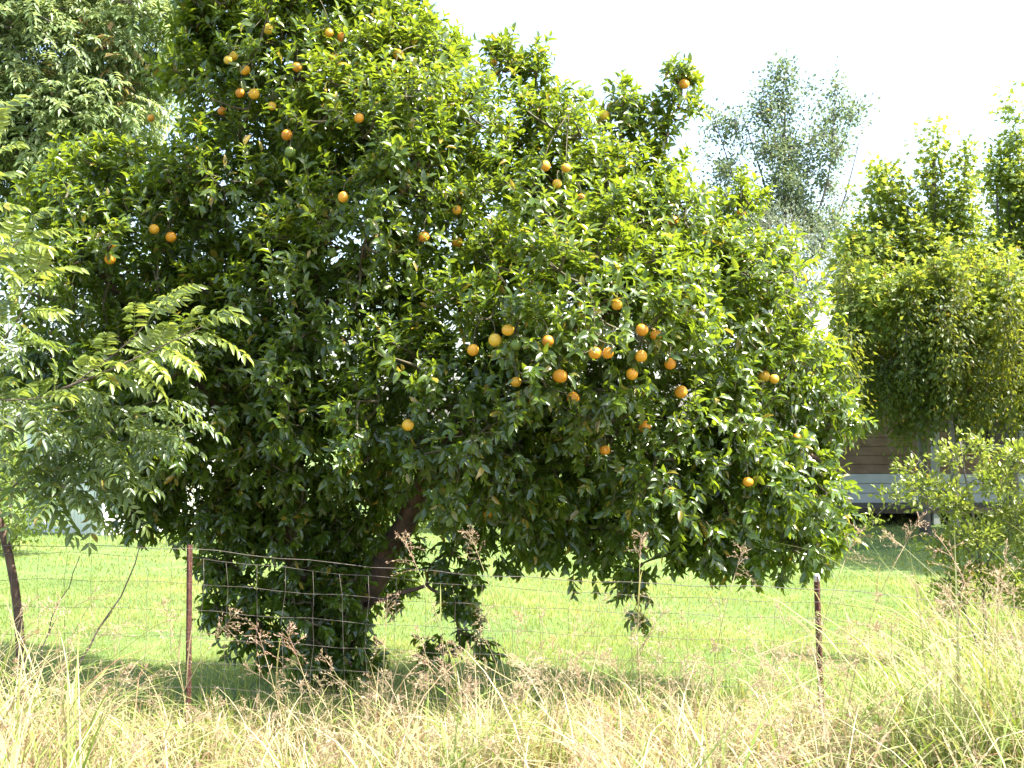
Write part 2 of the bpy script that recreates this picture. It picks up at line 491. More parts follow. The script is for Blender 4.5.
TIPS = [lobe(508, 65, 8.6, 13, 45, .12), lobe(530, 85, 8.6, 18, 30, .16), lobe(560, 110, 8.6, 24, 22, .2), lobe(622, 110, 8.8, 14, 42, .14), lobe(650, 130, 8.8, 16, 30, .16), lobe(684, 110, 8.8, 10, 50, .1), lobe(672, 75, 8.8, 7, 16, .07),
        lobe(438, 55, 8.7, 16, 36, .14), lobe(410, 30, 8.7, 16, 34, .16), lobe(210, 45, 8.9, 26, 60, .25), lobe(735, 210, 8.6, 24, 28, .2), lobe(835, 410, 8.3, 24, 24, .2),
        lobe(825, 520, 8.0, 26, 20, .25), lobe(640, 585, 7.9, 14, 24, .12), lobe(760, 560, 7.9, 34, 14, .2), lobe(800, 548, 7.9, 24, 14, .2), lobe(700, 545, 8.0, 40, 22, .25), lobe(466, 590, 8.1, 13, 40, .12), lobe(478, 640, 8.1, 11, 24, .1), lobe(448, 565, 8.2, 18, 22, .15), lobe(440, 645, 8.3, 9, 20, .08), lobe(310, 630, 8.2, 32, 42, .2), lobe(345, 595, 8.25, 22, 46, .16), lobe(352, 645, 8.3, 20, 30, .14), lobe(395, 545, 8.3, 14, 20, .12), lobe(262, 640, 8.3, 18, 22, .14),
        lobe(228, 600, 8.4, 16, 30, .15), lobe(215, 560, 8.4, 16, 20, .15), lobe(150, 505, 8.3, 26, 30, .2), lobe(215, 510, 8.2, 26, 34, .2), lobe(392, 570, 9.2, 16, 40, .15)]

FRUIT = [(343, 197), (424, 237), (508, 330), (516, 382), (560, 376), (595, 353), (608, 353), (641, 356), (670, 364), (548, 341),
         (495, 340), (473, 350), (632, 374), (681, 392), (605, 450), (642, 330), (656, 335), (645, 427), (573, 398), (581, 199),
         (557, 184), (545, 166), (566, 168), (604, 115), (684, 84), (673, 221), (741, 214), (457, 210), (457, 242), (493, 63),
         (496, 73), (297, 67), (254, 94), (245, 70), (334, 58), (342, 37), (329, 33), (398, 54), (396, 68), (359, 118),
         (151, 118), (154, 229), (171, 237), (113, 245), (110, 259), (408, 425), (764, 376), (774, 379), (797, 438), (748, 482),
         (680, 286), (268, 29), (287, 135), (272, 106), (222, 111), (240, 93), (488, 514), (228, 60), (234, 56), (617, 305)]
GREEN = [(332, 253), (247, 237), (282, 403), (472, 450), (290, 152), (383, 165), (516, 345), (365, 436)]

def front_hit(px, py, lobes):
    o = np.array([0, 0, CAM_Z]); d = unit(P(px, py, 8.0) - o)
    best = None
    for l in lobes:
        oc = (o - l.c) / l.r; dd = d / l.r
        a = dd @ dd; b = 2 * oc @ dd; c = oc @ oc - 1
        q = b * b - 4 * a * c
        if q > 0:
            t = (-b - math.sqrt(q)) / (2 * a)
            if best is None or t < best: best = t
    if best is None:
        best = 8.6 / d[1]
    return o + d * best, d

def build_orange_tree():
    root = empty("orange_tree", tree_base, "large leafy orange tree full of fruit behind the wire fence", "tree")
    O = tree_base
    loc = lambda V: V - O
    # --- trunk and limbs
    def limb(name, pts, r0, r1, n=14, wob=.012, k=10):
        p = smooth_path(pts, n); p[1:-1] += rng.normal(size=(n - 2, 3)) * wob
        g = Geo(); r = np.linspace(r0, r1, n) * (1 + .08 * rng.normal(size=n))
        r[0] *= 1.12
        g.tube(loc(p), r, k); g.obj(name, M_BARK, root)
        return p
    nodes = []
    b = tree_base
    crotch = P(332, 640, TD)
    nodes.append(limb("trunk", [b, P(330, 668, TD), crotch, P(318, 610, TD)], .19, .13, 9))
    nodes.append(limb("branch", [crotch + (0, 0, -.02), P(365, 600, TD - .05), P(410, 510, TD - .1), P(450, 440, TD - .1), P(520, 340, TD - .1), P(560, 240, 8.6), P(570, 130, 8.7)], .082, .03, 22))
    nodes.append(limb("branch", [P(322, 620, TD), P(300, 560, TD), P(285, 470, TD), P(300, 330, 8.7), P(330, 190, 8.8), P(300, 60, 8.8), P(280, -30, 8.9)], .115, .03, 24))
    nodes.append(limb("branch", [P(290, 500, TD), P(230, 420, 8.5), P(160, 340, 8.5), P(100, 270, 8.6)], .06, .02))
    nodes.append(limb("branch", [P(300, 560, TD), P(215, 480, 8.5), P(140, 440, 8.5), P(95, 390, 8.6)], .05, .016))
    nodes.append(limb("branch", [P(425, 480, TD - .1), P(540, 440, 8.3), P(650, 420, 8.2), P(760, 430, 8.2), P(820, 460, 8.2)], .065, .015, 18))
    nodes.append(limb("branch", [P(490, 380, TD - .1), P(600, 320, 8.4), P(700, 270, 8.5), P(770, 280, 8.5)], .05, .014))
    nodes.append(limb("branch", [P(450, 440, TD - .1), P(500, 400, 8.1), P(560, 360, 7.8), P(600, 320, 7.6)], .045, .013))
    nodes.append(limb("branch", [P(300, 330, 8.7), P(340, 300, 8.3), P(380, 230, 8.1), P(420, 160, 8.1)], .045, .013))
    nodes.append(limb("branch", [P(540, 290, 8.5), P(600, 200, 8.7), P(625, 130, 8.8), P(622, 95, 8.8)], .035, .008))
    nodes.append(limb("branch", [P(600, 200, 8.7), P(660, 150, 8.8), P(682, 110, 8.8), P(684, 70, 8.8)], .02, .005))
    nodes.append(limb("branch", [P(300, 600, TD), P(250, 590, 8.5), P(235, 620, 8.4)], .02, .006))
    nodes.append(limb("branch", [P(365, 605, 8.4), P(430, 580, 8.1), P(455, 610, 8.1), P(462, 660, 8.1)], .018, .005))
    skel = np.vstack(nodes)
    # --- clumps, shoots, leaves
    allL = LOBES + TIPS
    cl, cn = shell_points(LOBES, 12.5, .70, 1.05)
    cli, cni = shell_points(LOBES, 9.0, .35, .72, .55)
    clt, cnt = shell_points(TIPS, 42, .25, 1.0, .05)
    S = np.vstack([cl, cli, clt]); SN = np.vstack([cn, cni, cnt])
    kind = np.r_[np.zeros(len(cl)), np.ones(len(cli)), np.full(len(clt), 2)]
    size = rng.uniform(.07, .22, len(S)); size[kind == 2] = .05
    nsh = np.where(kind == 2, 4, rng.integers(6, 15, len(S)))
    vigor = rng.beta(1.3, 2.2, len(S))
    idx = np.repeat(np.arange(len(S)), nsh)
    off = rvec(len(idx)) * (rng.uniform(0, 1, (len(idx), 1)) ** .5)
    off = unit(off) * np.linalg.norm(off, axis=1, keepdims=True)
    sp = S[idx] + off * size[idx][:, None]
    h = np.clip((sp[:, 2] - 1.0) / 1.6, 0, 1)
    up = np.zeros_like(sp); up[:, 2] = -0.55 + 1.15 * h
    sd = unit(SN[idx] * .75 + off * .7 + up + rng.normal(size=sp.shape) * .3)
    slen = rng.uniform(.07, .17, len(sp))
    young = np.clip(vigor[idx] * .9 * (h * .8 + .1) + rng.normal(size=len(sp)) * .10, 0, 1) * np.where(kind[idx] == 1, .3, 1)
    nl = rng.integers(6, 10, len(sp))
    li = np.repeat(np.arange(len(sp)), nl)
    kk = np.concatenate([np.arange(n) for n in nl]); tt = kk / np.repeat(nl, nl)
    ax = sd[li]; ref = unit(np.cross(ax, rvec(len(sp))[li])); bi = np.cross(ax, ref)
    ang = kk * 2.4 + rng.uniform(0, 6.3, len(sp))[li] + rng.normal(size=len(li)) * .3
    radial = ref * np.cos(ang)[:, None] + bi * np.sin(ang)[:, None]
    pos = sp[li] + ax * (slen[li] * (.12 + .88 * tt))[:, None]
    hl = h[li]
    open_ = 1.25 - .75 * tt
    ld = unit(ax * .75 + radial * open_[:, None] + np.stack([0 * tt, 0 * tt, -.38 + .30 * hl - .25 * (1 - tt)], -1) + rng.normal(size=ax.shape) * .16)
    L = rng.uniform(.046, .090, len(li)) * (1 - .28 * (tt > .82)) * np.where(young[li] > .5, 1.02, 1)
    W = L * rng.uniform(.40, .52, len(li)) 
    nref = unit(ax * .9 + np.array([0, 0, .8]) - radial * .2 + rng.normal(size=ax.shape) * .35)
    tint = np.stack([np.clip(rng.beta(2, 2, len(li)) + .1 * (vigor[idx][li] - .4), 0, 1),
                     np.clip(young[li] * (.35 + .75 * tt), 0, 1),
                     np.where(rng.uniform(size=len(li)) < .03, rng.uniform(.3, 1, len(li)), 0)], -1)
    curl = rng.uniform(.4, 1.9, len(li))
    # --- fruit: positions, and the leaves that would cover it are not grown
    fruit = []
    keep = np.ones(len(li), bool)
    lpx, lpy = project(pos + ld * (L * .5)[:, None])
    ldist = np.linalg.norm(pos - np.array([0, 0, CAM_Z]), axis=1)
    for i, (fx, fy) in enumerate(FRUIT + GREEN):
        p, d = front_hit(fx, fy, allL)
        p = p + d * (.04 if i < 16 else rng.uniform(.03, .20))
        near = (np.hypot(lpx - fx, lpy - fy) < 60)
        dist = np.linalg.norm(p - np.array([0, 0, CAM_Z]))
        vis = .88 if i < 16 else (.55 if i < 29 else .42)
        r = np.hypot(lpx - fx, lpy - fy + 2)
        kill = near & (ldist < dist + .03) & (ldist > dist - .9) & (r < (13 if i < 16 else 11)) & (rng.uniform(size=len(li)) < vis)
        kill |= near & (np.linalg.norm(pos + ld * (L * .5)[:, None] - p, axis=1) < .042)
        keep &= ~kill
        fruit.append(p)
    # the leaning limb and the foot of the trunk stay bare on the light side
    for (ax_, ay_, bx_, by_, w_) in ((368, 600, 418, 500, 9),):
        e_ = np.array([bx_ - ax_, by_ - ay_], float); q_ = np.stack([lpx - ax_, lpy - ay_], -1)
        f_ = np.clip((q_ @ e_) / (e_ @ e_), 0, 1)
        keep &= ~((np.linalg.norm(q_ - f_[:, None] * e_, axis=1) < w_) & (ldist < 8.62) & (rng.uniform(size=len(li)) < .75))
    pos, ld, nref, L, W, tint, curl, li = [a[keep] for a in (pos, ld, nref, L, W, tint, curl, li)]
    # --- the 300 leaves that show largest become parts of their own
    lpx, lpy = project(pos + ld * (L * .5)[:, None])
    ldist = np.linalg.norm(pos - np.array([0, 0, CAM_Z]), axis=1)
    inframe = (lpx > 5) & (lpx < 1019) & (lpy > 5) & (lpy < 640)
    cell = (lpx // 18).astype(int) * 1000 + (lpy // 18).astype(int)
    order = np.lexsort((ldist, cell)); order = order[inframe[order]]
    first = order[np.r_[True, np.diff(cell[order]) != 0]]
    facing = np.abs((unit(nref - (nref * ld).sum(-1, keepdims=True) * ld) * unit(pos - np.array([0, 0, CAM_Z]))).sum(-1))
    score = (L / ldist * (.25 + facing))[first]
    pick = first[np.argsort(-score)[:300]]
    mask = np.zeros(len(pos), bool); mask[pick] = True
    V, T, C = leaves(LEAF8, loc(pos[~mask]), ld[~mask], nref[~mask], L[~mask], W[~mask], tint[~mask], curl[~mask])
    mesh_obj("foliage", V, T, M_CITRUS, root, C, kind="stuff")
    for i in pick:
        V, T, C = leaves(LEAF8, np.zeros((1, 3)), ld[i:i + 1], nref[i:i + 1], L[i], W[i], tint[i:i + 1], curl[i])
        o = mesh_obj("leaf", V, T, M_CITRUS, root, C); o.location = loc(pos[i])
    # --- twigs
    g = Geo()
    connect(g, loc(skel), None, loc(S), .011, .004, 4)
    e = sp + sd * slen[:, None] * .95
    m3 = (sp + e) / 2
    for i in range(len(sp)):
        if i % 2: continue
        g.tube([loc(S[idx[i]] * .5 + sp[i] * .5), loc(sp[i]), loc(e[i])], [.0032, .0026, .0012], 3, cap=False)
    ftop = []
    for p in fruit:
        a = p + np.array([0, 0, .036])
        j = np.argmin(np.linalg.norm(S - (a + np.array([0, .12, .16])), axis=1) + .3 * (S[:, 2] < a[2] + .03))
        g.tube(bez(loc(a), loc(a + np.array([0, .01, .10])), loc(S[j]), 6), np.linspace(.0022, .004, 6), 4, cap=False)
    g.obj("twigs", M_TWIG, root, kind="stuff")
    print("orange tree leaves", len(pos), "clumps", len(S))
    return fruit

fruit_pos = build_orange_tree()

def orange_mesh(name, mat):
    n, k = 12, 18
    V = []; T = []
    for i in range(n + 1):
        th = math.pi * i / n
        for j in range(k):
            ph = 2 * math.pi * j / k
            r = 1 + .012 * math.sin(3 * ph + th * 2)
            z = math.cos(th) * .97
            if i == 0: z -= .05
            if i == n: z += .03
            V.append((math.sin(th) * math.cos(ph) * r, math.sin(th) * math.sin(ph) * r, z))
    for i in range(n):
        for j in range(k):
            a, b = i * k + j, i * k + (j + 1) % k; c, d = a + k, b + k
            T += [(a, c, b), (b, c, d)]
    return tri_mesh(name, np.array(V), np.array(T), mat)

om = orange_mesh("orange", M_ORANGE); gm = orange_mesh("unripe_orange", M_GREENFRUIT)
g = Geo(); g.tube([(0, 0, .88), (0, 0, .96), (0, 0, 1.12)], [.16, .13, .06], 6)
sv, stt, sc_ = g.arrays(); stem_me = tri_mesh("stem", sv, stt, M_TWIG)
SPECIAL = {4: "largest bright ripe orange, hanging lowest in the cluster at the crown's front",
           24: "ripe orange hanging from a bare shoot against the sky",
           40: "ripe orange at the crown's edge beside the pale leafy tree",
           1: "ripe orange alone amid glossy leaves in the crown's middle",
           0: "ripe orange alone below the crown's tall top",
           14: "ripe orange hanging alone under the main cluster of fruit",
           23: "ripe orange at the foot of the forked shoots on the crown's top",
           26: "ripe orange on the crown's shoulder beside the olive tree",
           25: "ripe orange half hidden on the crown's shoulder above the main cluster",
           45: "lone ripe orange in deep shade above the trunk's fork",
           56: "lowest ripe orange, hanging beneath the crown above the fence wires",
           50: "ripe orange between the main cluster and the crown's shoulder", 59: "ripe orange just above the main cluster of fruit"}
for ks, lb in (((5, 6), "one of two pale ripe oranges hanging side by side"), ((29, 30), "one of two ripe oranges at the foot of the tallest upright shoot"),
               ((19, 20, 21, 22), "ripe orange in the group of four high above the main cluster"), ((27, 28), "one of two oranges hanging one above the other beside the lone middle orange"),
               ((46, 47), "one of two touching oranges on the crown's sunny side toward the house"), ((48, 49), "ripe orange low on the crown's sunny side above the capped post"),
               ((41, 42, 43, 44), "ripe orange on the crown's side toward the leaning sapling"),
               ((31, 32, 33, 34, 35, 36, 37, 38, 39, 51, 52, 53, 54, 55, 57, 58), "ripe orange among leaves of the crown's tall top beside the pale tree")):
    for k in ks: SPECIAL[k] = lb
for i, p in enumerate(fruit_pos):
    grn = i >= len(FRUIT)
    o = bpy.data.objects.new("unripe_orange" if grn else "orange", gm if grn else om)
    r = .040 if i in (4,) else (rng.uniform(.031, .037) if i < 20 else rng.uniform(.027, .036))
    if grn: r = rng.uniform(.027, .033)
    o.scale = (r * rng.uniform(.96, 1.04), r, r * rng.uniform(.90, 1.06)); o.location = p
    o.rotation_euler = tuple(rng.normal(size=3) * .25)
    link(o)
    if grn:
        tagged(o, "small green unripe orange hanging among the tree's leaves", "orange", "unripe oranges in the tree")
    elif i in SPECIAL:
        tagged(o, SPECIAL[i], "orange", "oranges hanging in the tree")
    else:
        tagged(o, "sunlit ripe orange in the loose cluster at the crown's front", "orange", "oranges hanging in the tree")
    s = bpy.data.objects.new("stem", stem_me); link(s, o)

# ------------------------------------------------------------------ generic background trees
def tree(name, label, cat, base, trunk_pts, limbs, lobes, mat, tpl, per_m2, per_clump, clump_r, Lr, Wr, up=.2, hang=0., bark=M_BARK_GREY,
         r0=.12, aged=.02, young=.35, group=None, cut=.8, inner=.5, twr=.008):
    base = np.asarray(base, float)
    root = empty(name, base, label, cat, group)
    g = Geo(); p = smooth_path(trunk_pts, 12); g.tube(p - base, np.linspace(r0, r0 * .3, 12), 8); g.obj("trunk", bark, root)
    nodes = [p[3:]]
    for l in limbs:
        q = smooth_path(l, 9); g = Geo(); g.tube(q - base, np.linspace(r0 * .45, r0 * .1, 9), 6); g.obj("branch", bark, root); nodes.append(q)
    nodes = np.vstack(nodes)
    S, SN = shell_points(lobes, per_m2, inner, 1.0, cut)
    n = rng.poisson(per_clump, len(S)) + 2
    idx = np.repeat(np.arange(len(S)), n)
    off = rng.normal(size=(len(idx), 3)) * .55
    cr = rng.uniform(.6, 1.3, len(S)) * clump_r
    pos = S[idx] + off * cr[idx][:, None]
    ok = pos[:, 2] > .05
    d = unit(SN[idx] * .5 + off * .6 + np.array([0, 0, up - hang]) + rng.normal(size=pos.shape) * .45)
    nref = unit(np.array([0, 0, 1.0]) + SN[idx] * .5 + rng.normal(size=pos.shape) * .5)
    if hang > .4: nref = unit(SN[idx] + rng.normal(size=pos.shape) * .5)
    L = rng.uniform(*Lr, len(idx)); W = L * rng.uniform(*Wr, len(idx))
    yv = rng.beta(1.5, 2, len(S))
    tint = np.stack([rng.beta(2, 2, len(idx)), np.clip(yv[idx] * 1.5 * young + rng.normal(size=len(idx)) * .1, 0, 1),
                     np.where(rng.uniform(size=len(idx)) < aged, rng.uniform(.4, 1, len(idx)), 0)], -1)
    V, T, C = leaves(tpl, (pos - base)[ok], d[ok], nref[ok], L[ok], W[ok], tint[ok], rng.uniform(.4, 1.6, ok.sum()))
    crown = mesh_obj("crown", V, T, mat, root, C, kind="stuff")
    g = Geo(); connect(g, nodes - base, None, S - base, twr, twr * .35, 3); g.obj("twigs", bark, root, kind="stuff")
    print(name, len(pos))
    return root

# pale, loose tree at the upper left: sprays of drooping compound leaves
def build_pale_tree():
    D = 13.5
    base = P(-75, 560, D); base[2] = 0
    lobes = [lobe(60, 60, D, 110, 90, 1.2), lobe(140, 30, D - .3, 45, 70, .6), lobe(20, 140, D - .4, 90, 70, .9), lobe(-60, 40, D, 100, 120, 1.2),
             lobe(30, -60, D, 120, 80, 1.2), lobe(90, 120, D - .5, 60, 50, .6), lobe(-60, 180, D, 80, 70, .9)]
    root = empty("pale_leafed_tree", base, "tall tree with pale drooping compound leaves and reddish tips behind the orange tree", "tree")
    trunk = smooth_path([base, P(-70, 400, D), P(-60, 250, D), P(-30, 100, D), P(0, -50, D)], 14)
    g = Geo(); g.tube(trunk - base, np.linspace(.16, .05, 14), 10); g.obj("trunk", M_BARK_GREY, root)
    nodes = [trunk[6:]]
    for e in ((130, 40), (10, 120), (-60, 40), (90, 110), (30, -60), (-60, 170)):
        q = bez(trunk[7], (trunk[8] + P(*e, D)) / 2 + (0, 0, .3), P(*e, D - .2), 9)
        g = Geo(); g.tube(q - base, np.linspace(.06, .015, 9), 6); g.obj("branch", M_BARK_GREY, root); nodes.append(q)
    S, SN = shell_points(lobes, 16, .45, 1.0, .75)
    n = 9
    idx = np.repeat(np.arange(len(S)), n)
    c0 = S[idx] + rng.normal(size=(len(idx), 3)) * .12
    d = unit(SN[idx] * .8 + rng.normal(size=c0.shape) * .6 + np.array([0, 0, -.25]))
    nlf = 11
    t = (np.arange(nlf) // 2 + 1) / 6.0; side = np.where(np.arange(nlf) % 2, 1, -1); side[-1] = 0
    Lr = rng.uniform(.18, .28, len(idx))
    b = unit(np.cross(d, np.array([0, 0, 1.0]) + rng.normal(size=d.shape) * .2))
    pos = c0[:, None] + d[:, None] * (t[None] * Lr[:, None])[..., None] + np.array([0, 0, -1.0]) * (.25 * Lr[:, None] * t[None] ** 2)[..., None]
    ld = unit(b[:, None] * side[None, :, None] + d[:, None] * .55 + np.array([0, 0, -.5]))
    pos = pos.reshape(-1, 3); ld = ld.reshape(-1, 3) + rng.normal(size=(len(pos), 3)) * .15
    yv = rng.beta(1.5, 2, len(S)); red = (rng.uniform(size=len(S)) < .06) * rng.uniform(.4, 1, len(S))
    ii = np.repeat(idx, nlf)
    tint = np.stack([rng.beta(2, 2, len(pos)), np.clip(yv[ii] * .8 + rng.normal(size=len(pos)) * .1, 0, 1), red[ii] * (rng.uniform(size=len(pos)) < .5)], -1)
    nref = unit(np.array([0, 0, 1.0]) + SN[ii] * .4 + rng.normal(size=pos.shape) * .3)
    L = rng.uniform(.07, .11, len(pos))
    V, T, C = leaves(LEAF4, pos - base, ld, nref, L, L * .36, tint, 1.2)
    mesh_obj("crown", V, T, M_PEPPER, root, C, kind="stuff")
    g = Geo(); connect(g, np.vstack(nodes) - base, None, S - base, .014, .005, 4); g.obj("twigs", M_BARK_GREY, root, kind="stuff")
    print("pale", len(pos))
build_pale_tree()

# right background
D = 21.0
b0 = P(925, 500, D); b0[2] = 0
tree("broad_leaved_tree", "fresh green broad-leaved tree with several upright spires in front of the house", "tree", b0,
     [b0, P(922, 440, D), P(920, 330, D), P(935, 230, D), P(934, 160, D)],
     [[P(920, 370, D), P(890, 300, D), P(880, 200, D)], [P(920, 360, D), P(960, 290, D), P(965, 160, D)], [P(921, 400, D), P(870, 350, D), P(850, 300, D)], [P(921, 400, D), P(975, 350, D), P(1000, 320, D)]],
     [lobe(934, 145, D, 5, 26, .12), lobe(936, 195, D, 9, 40, .25), lobe(962, 165, D, 5, 28, .12), lobe(962, 215, D, 13, 36, .35),
      lobe(882, 190, D, 12, 34, .3), lobe(902, 205, D, 9, 30, .25), lobe(872, 250, D, 30, 40, .7), lobe(915, 255, D, 22, 36, .6), lobe(950, 280, D, 40, 44, .9), lobe(895, 310, D, 46, 44, 1.0),
      lobe(850, 285, D - .3, 16, 48, .4), lobe(850, 350, D - .4, 20, 40, .5), lobe(905, 300, D - 1.9, 15, 34, .3), lobe(945, 285, D - 1.9, 14, 38, .3), lobe(975, 320, D - 2, 16, 30, .3), lobe(1005, 290, D - 1.9, 15, 36, .3), lobe(930, 350, D - 2, 14, 30, .3), lobe(870, 300, D - 1.8, 12, 40, .3), lobe(990, 300, D, 34, 40, .8), lobe(930, 350, D, 40, 36, .8)],
     M_MAPLE, MAPLE, 17, 30, .22, (.07, .12), (.8, 1.0), up=-.35, r0=.10, aged=.03, young=.6, cut=.7)
b1 = P(1012, 500, D + 1.5); b1[2] = 0
D1 = D + 1.5
tree("broad_leaved_tree", "darker green broad-leaved tree with pointed tops at the house corner", "tree", b1,
     [b1, P(1012, 440, D1), P(1014, 300, D1), P(1010, 200, D1)],
     [[P(1012, 330, D1), P(1000, 260, D1), P(996, 180, D1)], [P(1012, 330, D1), P(1040, 260, D1), P(1030, 140, D1)]],
     [lobe(994, 190, D1, 6, 40, .2), lobe(1014, 125, D1, 6, 34, .2), lobe(1016, 185, D1, 14, 44, .4), lobe(998, 255, D1, 20, 40, .6), lobe(1035, 230, D1, 22, 80, .6),
      lobe(1015, 340, D1, 40, 55, .9), lobe(1080, 300, D1 - 1, 60, 90, 1.3), lobe(1150, 250, D1 - 1.5, 70, 110, 1.6), lobe(1220, 300, D1 - 2, 80, 100, 1.8), lobe(1120, 380, D1 - 1.5, 60, 60, 1.3)],
     M_MAPLE, MAPLE, 15, 26, .22, (.075, .125), (.8, 1.0), up=-.35, r0=.12, aged=.02, young=.3, cut=.7)
D2 = 19.0
def drape_lobes(D):
    out = []
    for k in range(46):
        x = 844 + k * 5.4 + rng.normal() * 4
        top = rng.uniform(240, 360); bot = rng.uniform(405, 462)
        out.append(lobe(x, (top + bot) / 2, D + rng.uniform(-.6, 1.4), rng.uniform(7, 13), (bot - top) / 2, rng.uniform(.15, .3)))
    return out
b2 = P(955, 520, D2); b2[2] = 0
tree("bronze_leafed_tree", "drooping bronze green tree hanging before the timber house", "tree", b2,
     [b2, P(955, 470, D2), P(948, 400, D2), P(940, 330, D2)],
     [[P(950, 410, D2), P(910, 360, D2), P(890, 340, D2)], [P(950, 410, D2), P(1000, 360, D2), P(1020, 340, D2)]],
     drape_lobes(D2),
     M_OLIVEBROWN, LEAF4, 24, 20, .17, (.06, .10), (.45, .6), up=0, hang=.9, r0=.08, aged=.03, young=.35, cut=.7)
D3 = 36.0
def poplar_lobes(D):
    out = []
    while len(out) < 120:
        x, y = rng.uniform(700, 872), rng.uniform(62, 300)
        lo = np.interp(y, [55, 100, 130, 200, 300], [779, 760, 704, 700, 720]); hi = np.interp(y, [55, 85, 110, 160, 230, 300], [792, 815, 862, 866, 850, 850])
        if not lo < x < hi: continue
        q = rng.uniform(.6, 1.2) * (1 + (y - 60) / 300)
        out.append(lobe(x, y, D + rng.normal() * .7, 6 * q, 8 * q, .25 * q))
    for x, y, w, h in ((785, 78, 7, 18), (784, 105, 10, 20), (776, 125, 12, 16), (712, 122, 4, 20), (836, 92, 5, 16)):
        out.append(lobe(x, y, D, w, h, .35))
    return out
b3 = P(790, 470, D3); b3[2] = 0
tree("grey_green_poplar", "tall airy grey-green tree rising against the white sky", "tree", b3,
     [b3, P(790, 350, D3), P(786, 250, D3), P(783, 170, D3), P(785, 110, D3)],
     [[P(788, 300, D3), P(740, 200, D3), P(712, 110, D3)], [P(786, 250, D3), P(760, 170, D3), P(738, 100, D3)], [P(787, 270, D3), P(830, 190, D3), P(835, 90, D3)], [P(787, 290, D3), P(840, 220, D3), P(862, 130, D3)]],
     poplar_lobes(D3),
     M_POPLAR, LEAF4, 8.5, 20, .34, (.08, .14), (.6, .8), up=.1, r0=.08, bark=M_BARK, young=.3, cut=.5, inner=.2, twr=.014)
D4 = 27.0
b4 = P(800, 480, D4); b4[2] = 0
tree("olive_tree", "silvery soft-leaved olive tree between the orange tree and the green trees", "tree", b4,
     [b4, P(798, 400, D4), P(795, 300, D4), P(790, 240, D4)], [[P(796, 330, D4), P(825, 280, D4), P(840, 250, D4)]],
     [lobe(775, 240, D4, 32, 40, .9), lobe(810, 270, D4, 40, 45, 1.0), lobe(826, 300, D4, 34, 60, .8), lobe(836, 350, D4, 28, 50, .8), lobe(780, 320, D4, 60, 60, 1.0)],
     M_OLIVE, LEAF4, 12, 20, .28, (.07, .12), (.22, .3), up=.2, r0=.13, young=.3)

D6 = 16.2  # unseen tree, added to cast shade over the right of the lawn
b6 = np.array([9.6, D6, 0.0])
tree("broad_leaved_tree", "rounded green broad-leaved tree beside the lawn past the small-leaved bush", "tree", b6,
     [b6, b6 + (0, 0, 1.5), b6 + (.1, 0, 3.5), b6 + (0, 0, 5.5)], [[b6 + (0, 0, 2), b6 + (-.8, 0, 3.4), b6 + (-1.2, 0, 4.2)], [b6 + (0, 0, 2.2), b6 + (.8, .2, 3.6), b6 + (1.2, 0, 4.6)]],
     [Lobe(b6 + (-.8, 0, 3.9), (1.1, 2.2, 1.2)), Lobe(b6 + (.8, .3, 4.4), (1.5, 2.3, 1.5)), Lobe(b6 + (0, 0, 5.8), (1.5, 2.0, 1.3)), Lobe(b6 + (.6, 0, 7.2), (1.3, 1.6, 1.2))],
     M_MAPLE, MAPLE, 9, 24, .26, (.09, .14), (.8, 1.0), up=-.35, r0=.14, aged=.02, young=.3, cut=.7)
# light small-leaved bush at the right
D5 = 9.6
b5 = P(985, 655, D5); b5[2] = gz(b5[0], D5)
tree("small_leaved_bush", "yellow-green small-leaved bush with arching twigs behind the right-hand fence post", "bush", b5,
     [b5, P(985, 600, D5), P(978, 540, D5), P(965, 480, D5), P(960, 440, D5)],
     [[P(982, 570, D5), P(940, 510, D5), P(900, 490, D5), P(872, 520, D5 - .1)], [P(980, 550, D5), P(1010, 490, D5), P(1030, 450, D5)], [P(978, 540, D5), P(930, 470, D5), P(910, 450, D5)],
      [P(982, 580, D5), P(1000, 530, D5), P(1040, 520, D5)], [b5, P(965, 610, D5), P(940, 560, D5), P(935, 530, D5)], [b5, P(1010, 620, D5), P(1030, 570, D5)]],
     [lobe(925, 488, D5, 26, 14, .2), lobe(950, 455, D5, 16, 10, .15), lobe(978, 448, D5, 16, 9, .15), lobe(950, 505, D5, 22, 20, .25), lobe(995, 480, D5, 26, 16, .3), lobe(1020, 455, D5, 22, 12, .25),
      lobe(975, 535, D5, 28, 22, .3), lobe(1018, 520, D5, 28, 26, .35), lobe(945, 550, D5, 20, 16, .2), lobe(985, 580, D5, 30, 22, .3), lobe(1030, 580, D5, 30, 34, .35), lobe(950, 595, D5, 20, 18, .2),
      lobe(893, 497, D5, 16, 7, .1), lobe(872, 522, D5 - .1, 14, 6, .08), lobe(910, 470, D5, 12, 7, .1), lobe(1060, 500, D5, 40, 60, .4)],
     M_BUSH, LEAF4, 66, 17, .08, (.03, .055), (.5, .65), up=.4, r0=.016, bark=M_BARK_GREY, young=.7, aged=.03, inner=.3, twr=.004)

